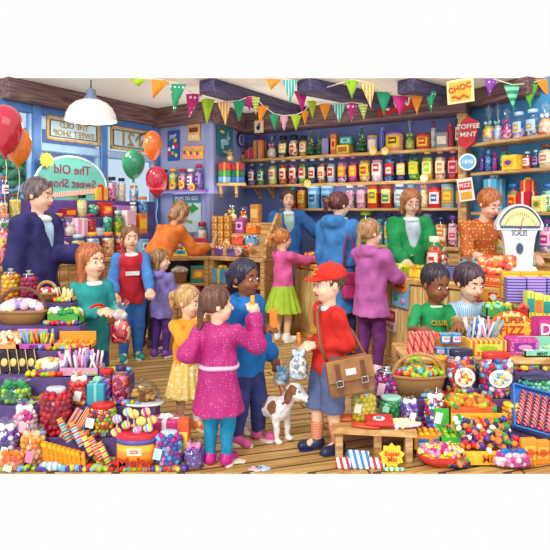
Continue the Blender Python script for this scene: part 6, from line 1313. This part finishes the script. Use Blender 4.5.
for i, (px, py, c) in enumerate(((117, 419, 'pink'), (126, 425, 'lime'), (116, 432, 'coral'), (134, 414, 'amber'), (146, 412, 'magenta'), (141, 421, 'yellow'), (152, 420, 'orange'), (128, 412, 'sky'), (148, 428, 'sky'), (138, 430, 'pink'))):
    Y = 3.25+.02*math.sin(i*2.1); c0 = Wp(px, py, Y); t = thing('swirl_lollipop', f'round {c} and white swirl lollipop, {["leftmost high", "second left", "lowest left", "high centre", "high right", "centre", "far right", "back centre", "low right", "low centre"][i]} above the yellow tub', 'lollipop', c0, rnd.uniform(-.5, .5), 'swirl lollipops in the tub')
    s = MB(); s.ball((0, 0, 0), (.032, .026, .026), n=14); s.build('candy', stripes(c, 'FFF4E8', 9, (R(40), R(30), 0), c3={'pink': 'sky', 'lime': 'pink'}.get(c, 'yellow')), t); s = MB(); s.tube([(0, 0, -.025), (0, 0, .21-c0.z)], .0035, 6); s.build('stick', mat('F8C8DC'), t)
L(J, 'jar of blue, purple and pink balls with a paper tag', 169, 431, 0, 30, dy=-.01, sweets=('blue', 'purple', 'pink', 'sky', 'magenta'), lid='paleblue', lab=None, near=.017, tagc='paleblue', shape='tall', fillh=.9)
L('bag', 'pink bag of small violet sweets at the front right of the stand', 194, 441, 0, 22, sweets=('violet', 'lilac', 'purple'), rib='pink', near=.011, tall=.85)
# ---------------------------------------------------------------- right foreground: low table, stepped stand, sweet table
t = thing('low_table', 'low plank table with square legs at the right front', 'table', (.58, 3.5, 0)); s = MB()
s.add([(x-.58, y-3.5, z) for z in (.165, .2) for x, y in ((.34, 3.31), (.84, 3.25), (.88, 3.80), (.40, 3.86))], [(3, 2, 1, 0), (4, 5, 6, 7), (0, 1, 5, 4), (1, 2, 6, 5), (2, 3, 7, 6), (3, 0, 4, 7)]); s.build('tabletop', woodmat('B88040', 'ECC484', (2, 9, 9)), t)
for x, y in ((.39, 3.35), (.62, 3.33), (.42, 3.8), (.80, 3.30), (.82, 3.74)): s = MB(); s.box((x-.58, y-3.5, .0825), (.045, .045, .165), bev=.004); s.build('leg', SHELF, t)
RX = {1: .86, 2: .90, 3: .93}
stand('stepped violet cloth stand of jars and trays at the right front', {k: (v, 2.2) for k, v in RX.items()}, 3.30, CLOTH)
t = thing('sweet_table', 'long wooden table of cartons in front of the two boys', 'table', (1.5, 3.98, 0)); s = MB(); s.box((.06, .0, .48), (1.34, .46, .045), bev=.008); s.build('tabletop', woodmat('B88040', 'ECC484', (2, 9, 9)), t)
s = MB(); s.box((.02, -.19, .415), (1.2, .025, .09)); s.build('apron', WOOD, t)
for x in (-.56, .6):
    for y in (-.17, .17): s = MB(); s.box((x, y, .229), (.05, .05, .457), bev=.005); s.build('leg', SHELF, t)
def low(kind, label, px, top, Y, wpx, **o):
    w = wpx/550*Y; return item(kind, label, (X(px, Y), Y, .201), w, max(.02, zat(top, Y)-.201), o.pop('d', min(w, .13)), seed=int(px), **o)
low(J, 'glass jar of yellow balls with ball stopper on the low table', 364, 389, 3.44, 26, sweets=('yellow', 'paleyellow', 'F0E040'), lid='stopper', lab=None, near=.019, tagc='cream', fillh=.78)
low(J, 'tall glass jar of pink and purple balls with ball stopper', 387, 366, 3.68, 27, sweets=('magenta', 'pink', 'lilac', 'purple'), lid='stopper', lab=None, near=.018, tagc='palepink', fillh=.76)
low(J, 'jar of green wrapped sweets on the low table', 391, 396, 3.52, 25, sweets=('green', 'mint', '38B060'), lid='mint', lab=None, near=.018, tagc='mint', shape='wide')
low('bag', 'bag of violet sweets with a white tag on the low table', 409, 398, 3.46, 20, sweets=('violet', 'purple', 'lilac'), rib='white', near=.014, tagc='white', tall=.85)
low('pack', 'orange wrapped sweet lying at the left corner of the low table', 344, 418, 3.46, 19, col='E8702C')
low('bowl', 'magenta bowl of white sweets on the low table', 402, 424, 3.345, 38, col='B03CA0', sweets=('white', 'cream', 'paleyellow'), br=.014)
item('box', 'flat red sweet box with white oval emblem on the low table', (X(379, 3.33), 3.335, .226), .165, .024, .11, R(-5), tilt=R(12), col='D02C2C', lab='C82020'); t = bpy.data.objects[[o.name for o in COL.objects if o.name.startswith('sweet_box')][-1]]
tp = [o for o in COL.objects if o.get('label') == 'flat red sweet box with white oval emblem on the low table'][0]; s = MB(); s.prism(ellpoly(.035, .022, 20), .004, M=rotx(R(-90)), c=(0, 0, .026)); s.build('oval_emblem', mat('white'), tp); lettering('00', .035, mat('black'), tp, (0, 0, .029), rot=(0, 0, 0))
item('pack', 'red and orange packet lying under the flat red box', (X(366, 3.31), 3.325, .202), .17, .022, .08, R(-14), col='E85028')
for i, (px, c, w_, lab) in enumerate(((343, 'C83048', 15, 'red and white striped packet on the floor before the low table'), (358, '3C80C8', 22, 'blue and white striped packet on the floor before the low table'), (376, 'C83048', 17, 'red and white striped packet right of the blue striped one'))):
    t = thing('striped_packet', lab, 'packet', (X(px, 3.22), 3.215, .0), R(-8), tilt=R(-12)); s = MB(); hh_ = .1 if i == 1 else .06; s.box((0, 0, hh_/2), (w_/171, .03, hh_), bev=.008); s.build('wrapper', stripes(c, 'F4F4F8', 9, (0, R(15), 0)), t)
item('sign', 'yellow and orange starburst sign reading Super Mix on the floor', (X(392, 3.2), 3.205, .02), .15, .12, .01, 0, poly='star', n=9, col='yellow', col2='F8C838', text='Super\nMix', tcol='E03818')
item('pack', 'green and white striped packet beside the starburst sign', (X(394, 3.19), 3.185, .0), .13, .022, .02, 0, m=stripes('4CB45C', 'F0F8E8', 10))
item('bowl', 'low pile of white sweets spilling over the table corner in a cream dish', (X(415, 3.27), 3.265, .202), .12, .05, .07, 0, col='cream', sweets=('white', 'cream'), br=.012) if 0 else None
# floor row
Rt('bowl', 'red bowl of yellow and pink sweets at the front', 441, 445, 0, 50, dy=-.11, col='C82C20', sweets=('yellow', 'paleyellow', 'pink', 'magenta'), br=.014, elong=2.0, d=.17)
for i, px in enumerate((423, 438)): Rt('box', ('blue foil packet behind the red bowl, the left one', 'blue foil packet behind the red bowl, the right one')[i], px, 437, 0, 13, dy=.0, col='4C98D8', lab='paleblue', lab2='blue', d=.03)
Rt('tray', 'orange tray of amber candy bars behind the blue foil packets', 426, 419, 0, 30, dy=.035, col='F09C28', sweets=('amber', 'yellow', 'orange'), fill='bars', d=.1, dz=.04)
Rt('tray', 'green carton of green and lime sticks with header Fruit', 452, 412, 0, 30, dy=.02, col='40B440', sweets=('green', 'lime', '2C9C3C'), fill='bars', back=1, d=.13, dz=.06, text='Fruit', tcol='paleyellow')
Rt('tray', 'large yellow carton heaped with wrapped sweets, lettering Mix', 485, 419, 0, 58, dy=-.03, col='F4BC30', sweets=('orange', 'violet', 'green', 'red', 'white', 'navy'), br=.018, back=1, d=.2, text='MIX', tcol='D85818')
Rt('bag', 'clear bag of pink and white twists with a blue bow at the front', 512, 446, 0, 44, dy=-.13, sweets=('pink', 'magenta', 'white', 'palepink'), rib='blue', near=.016, d=.1, tall=.72)
Rt('bowl', 'heap of mixed wrapped sweets in a small dish at the front', 458, 459, 0, 26, dy=-.15, col='navy', sweets=('green', 'orange', 'violet', 'red'), br=.015, d=.07)
for i, px in enumerate((528, 541)): Rt('box', ('orange candy carton at the lower right, left one of the pair', 'orange candy carton at the lower right, right one of the pair')[i], px, 438+2*i, 0, 16, dy=-.12+.03*i, col='F09420', lab='F8B848', lab2='E86020', d=.035, text='CANDY', tcol='C83818', yaw=R(8))
# blue tray of striped candy sticks
t = thing('candy_stick_tray', 'tilted blue tray with red striped candy sticks at the right edge', 'tray', (X(533, 3.42), 3.40, .13), R(-6), tilt=R(-42), roll=R(14)); s = MB(); s.box((0, 0, .14), (.27, .012, .28)); s.box((-.135, -.02, .14), (.01, .045, .28)); s.box((.135, -.02, .14), (.01, .045, .28)); s.box((0, -.02, .0), (.27, .045, .01)); s.box((0, -.02, .28), (.27, .045, .01)); s.build('tray', mat('3870C0', .4), t)
for i in range(5):
    u = thing('candy_stick', f'red and cream twisted candy stick, {["first", "second", "third", "fourth", "fifth"][i]} from the left in the blue tray', 'candy stick', t.location.copy(), 0, 'striped candy sticks'); u.rotation_euler = t.rotation_euler
    s = MB(); b0 = Vector((-.11+.045*i, -.026, .02)); s.tube([b0, b0+Vector((.045, 0, .23))], .018, 10); s.build('candy', stripes('C82838', 'F4D8C8', 9, (0, R(35), 0), c3='8C1830'), u)
# steps
Rt('tray', 'orange carton of green and orange balls with lettering Lollipops', 470, 385, 1, 48, col='E8622C', sweets=('lime', 'orange', 'green', 'red', 'amber'), br=.022, text='LOLLIPOPS', tcol='F8E8C8', d=.135)
Rt('bag', 'small bag of rainbow sweets with a white tag', 434, 391, 1, 24, sweets=('blue', 'red', 'yellow', 'purple', 'white'), rib='white', near=.013, tagc='white', tall=.85)
Rt(J, 'low jar with a yellow lid of orange sweets', 511, 403, 1, 20, sweets=('orange', 'yellow', 'amber'), lid='yellow', lab=None, near=.014)
Rt('basket', 'wicker basket with handle full of colourful wrapped sweets', 419, 354, 2, 54, dy=0, sweets=('yellow', 'red', 'green', 'orange', 'sky', 'lime'), br=.021, d=.135, hb=.48)
Rt(J, 'large jar of mixed sweets with black lid and round label', 461, 349, 2, 32, sweets=('white', 'red', 'lime', 'orange', 'navy', 'lilac'), lid='2C2848', lab=None, rlab='coral', near=.019, d=.13, fillh=.82)
Rt(J, 'large jar of coloured balls with a wide red lid', 496, 352, 2, 37, sweets=('sky', 'red', 'pink', 'white', 'yellow', 'magenta', 'blue'), lid='D02C24', lab=None, rlab='sky', near=.023, d=.135, fillh=.82)
Rt(J, 'squat jar of green sweets with a navy lid at the right edge', 535, 377, 2, 38, sweets=('green', 'teal', 'mint', 'darkgreen'), lid='2C3458', lab=None, near=.016, d=.135, fillh=.8)
# on the sweet table
TZ = .504
def tb(kind, label, px, top, Y, wpx, z=TZ, **o):
    w = wpx/550*Y; return item(kind, label, (X(px, Y), Y, z), w, max(.02, zat(top, Y)-z), o.pop('d', min(w, .13)), seed=int(px), **o)
for i in range(4):
    c0 = Wp(410+7*i, 349, 3.84); t = thing('twisted_lolly', f'pink and red twisted lolly bar, {["first", "second", "third", "fourth"][i]} from the left end of the sweet table', 'lolly bar', (c0.x, 3.86, .505), 0, 'twisted lolly bars', roll=R(6)); s = MB(); s.box((0, 0, .08), (.04, .03, .16), bev=.012); s.build('candy', stripes('D83C50', 'F8C0C8', 9, (0, R(30), 0), c3='E88848'), t)
for i, (px, j) in enumerate(((440, 0), (450.5, 0), (461, 0), (445, 1), (456, 1))):
    tb('tin', f'small blue tin, {["left", "middle", "right", "left upper", "right upper"][i]} one of the five stacked on the sweet table', px, 347, 3.87, 10, z=TZ, col='3C80C0', lab='paleblue', lab2='magenta', lid='6CB0E0', group='small blue tins') if j == 0 else item('tin', f'small blue tin, {["left", "middle", "right", "left upper", "right upper"][i]} one of the five stacked on the sweet table', (X(px, 3.87), 3.87, .580), .07, .068, .07, col='4C90C8', lab='white', lab2='magenta', lid='6CB0E0', group='small blue tins')
tb('tray', 'long orange tray of amber and red chew bars below the boys hands', 440, 325, 4.02, 58, z=.504, col='E89038', sweets=('amber', 'coral', 'yellow', 'cream'), fill='bars', d=.12)
tb('tray', 'tray of blue and pink striped sticks beside the Super Fizz sign', 480, 318, 3.98, 26, col='9C6CB0', sweets=('sky', 'paleblue', 'pink', 'white', 'blue'), fill='sticks')
tb('tin', 'round dark blue lidded tin beneath the boy in blue', 474, 340, 3.88, 18, col='283058', lab=None) if 0 else None
t = tb('sign', 'big round orange sign reading Super Fizz on the sweet table', 511, 311, 3.98, 46, poly='round', col='E86C20', col2='F8B838', d=.02)
lettering('SUPER', .062, mat('A02818'), t, (0, -.018, .215)); lettering('FIZZ', .088, mat('C83818'), t, (0, -.018, .14)); s = MB(); h_ = zat(311, 3.98)-TZ
s.prism([(x, z+h_/2) for x, z in starpoly(16, h_/2*1.04, h_/2*.84)], .008, c=(0, -.004, 0)); s.build('rays', mat('F8E0A0'), t)
tb('box', 'orange carton with yellow rays and a lime label on the sweet table', 486, 339, 3.86, 36, col=stripes('E86020', 'F8D058', 9), lab='D8DC50', lab2='lime', d=.1)
tb('box', 'magenta carton with a purple emblem beside the ray carton', 521, 337, 3.88, 28, col=dots('C83C98', 'F0A0D0', 60, .3), lab='7C2C8C', lab2='pink', d=.12)
t = tb('sign', 'magenta sign reading Delights at the right edge of the sweet table', 561, 316, 3.96, 58, col='B82878', col2='C83C88', d=.02); lettering('Delights', .115, mat('white'), t, (.03, -.018, .15))
tb('tray', 'mint green carton of mint sweets at the right edge of the table', 538, 338, 3.84, 34, col='88D0B0', sweets=('mint', 'white', 'paleyellow'), fill='bars', back=1, d=.12, text='MINT', tcol='darkgreen')
crate('small wooden crate standing on the back of the sweet table', (1.66, 4.13, .506), (.62, .12, .2))
tb('tray', 'tray of green and yellow wrapped sweets behind the Super Fizz sign', 497, 298, 4.13, 26, z=.708, col='4CA850', sweets=('green', 'yellow', 'lime', 'mint'), br=.02, d=.1)
tb('tray', 'tray of red wrapped sweets behind the Super Fizz sign', 517, 300, 4.13, 18, z=.708, col='C02C28', sweets=('red', 'crimson', 'green', 'coral'), br=.018, d=.1)
for i, c in enumerate(('lime', 'yellow', 'A8C838')): tb('box', f'{["lime", "yellow", "olive green"][i]} upright candy carton on the small crate at the right', 529+8*i, 291+2*i, 4.13, 9, z=.708, col=stripes(c, 'F0E878', 12), lab='F08030' if i == 1 else 'teal', d=.08, yaw=R(-6))
# price cards on the sweet table edge
item('sign', 'round lime price card on the front edge of the sweet table', (X(416, 3.73), 3.735, .44), .085, .085, .01, poly='round', col='lime', col2='D8E070', text='2p', tcol='green')
item('sign', 'yellow flower shaped price card on the sweet table edge', (X(441, 3.73), 3.735, .42), .12, .11, .01, poly='star', n=9, col='F8C020', col2='F8D848', text='Only\n5p', tcol='D84818')
# loose sweets filling the treads
def loose(lab, steps, y0, n, seed):
    q = random.Random(seed); s = MB()
    for i in range(n):
        k, a, b = q.choice(steps); x = q.uniform(a, b); y = y0+.14*k+q.choice((-.058, -.05, .055, .045, .0)); M = rotz(q.random()*3); mi = q.randrange(6); r = q.uniform(.012, .021)
        s.ball((x, y, .14*k+r), (r*1.3, r, r), mi=mi, n=7, M=M)
        for sx in (-1, 1):
            s.lathe([(.002, 0), (r*.9, r*1.1)], c=(x, y, .14*k+r), n=6, mi=mi, M=M @ roty(sx*R(90)) )
    o = s.build('loose_sweets', [gm(c) for c in ('red', 'yellow', 'violet', 'orange', 'lime', 'sky')]); tag(o, lab, 'loose sweets', kind='stuff')
loose('loose wrapped sweets strewn over the steps of the left stand', [(k, X(0, 3.24)-.0, X(v, 3.24+.14*k)-.03) for k, v in LX.items()]+[(0, -1.6, -.5)]*2, 3.24, 640, 1)
loose('loose wrapped sweets strewn over the steps of the right stand', [(k, v+.03, 2.0) for k, v in RX.items()]+[(0, .9, 1.62)]*2, 3.37, 460, 2)
loose('loose wrapped sweets strewn among jars on the low table', [(0, .42, .8)], 3.5, 1, 3) if 0 else None
# crumpled wrappers on the floor
for i, (px, Y, c) in enumerate(((238, 3.3, 'cream'), (256, 3.2, 'palepink'), (262, 3.21, 'paleblue'))):
    s = MB(); q = random.Random(i); s.prism([(.045*math.cos(a)*q.uniform(.6, 1.2), .03*math.sin(a)*q.uniform(.6, 1.2)) for a in [k*.7 for k in range(9)]], .008, M=rotx(R(-90))); o = s.build('sweet_wrapper', mat(c)); o.location = (X(px, Y), Y, .006); tag(o, f'crumpled {c} sweet wrapper lying on the floor near the magenta coat girl', 'wrapper')
for l, n in LABELS.items():
    if len(n) > 1: print('DUPLABEL', l, n)
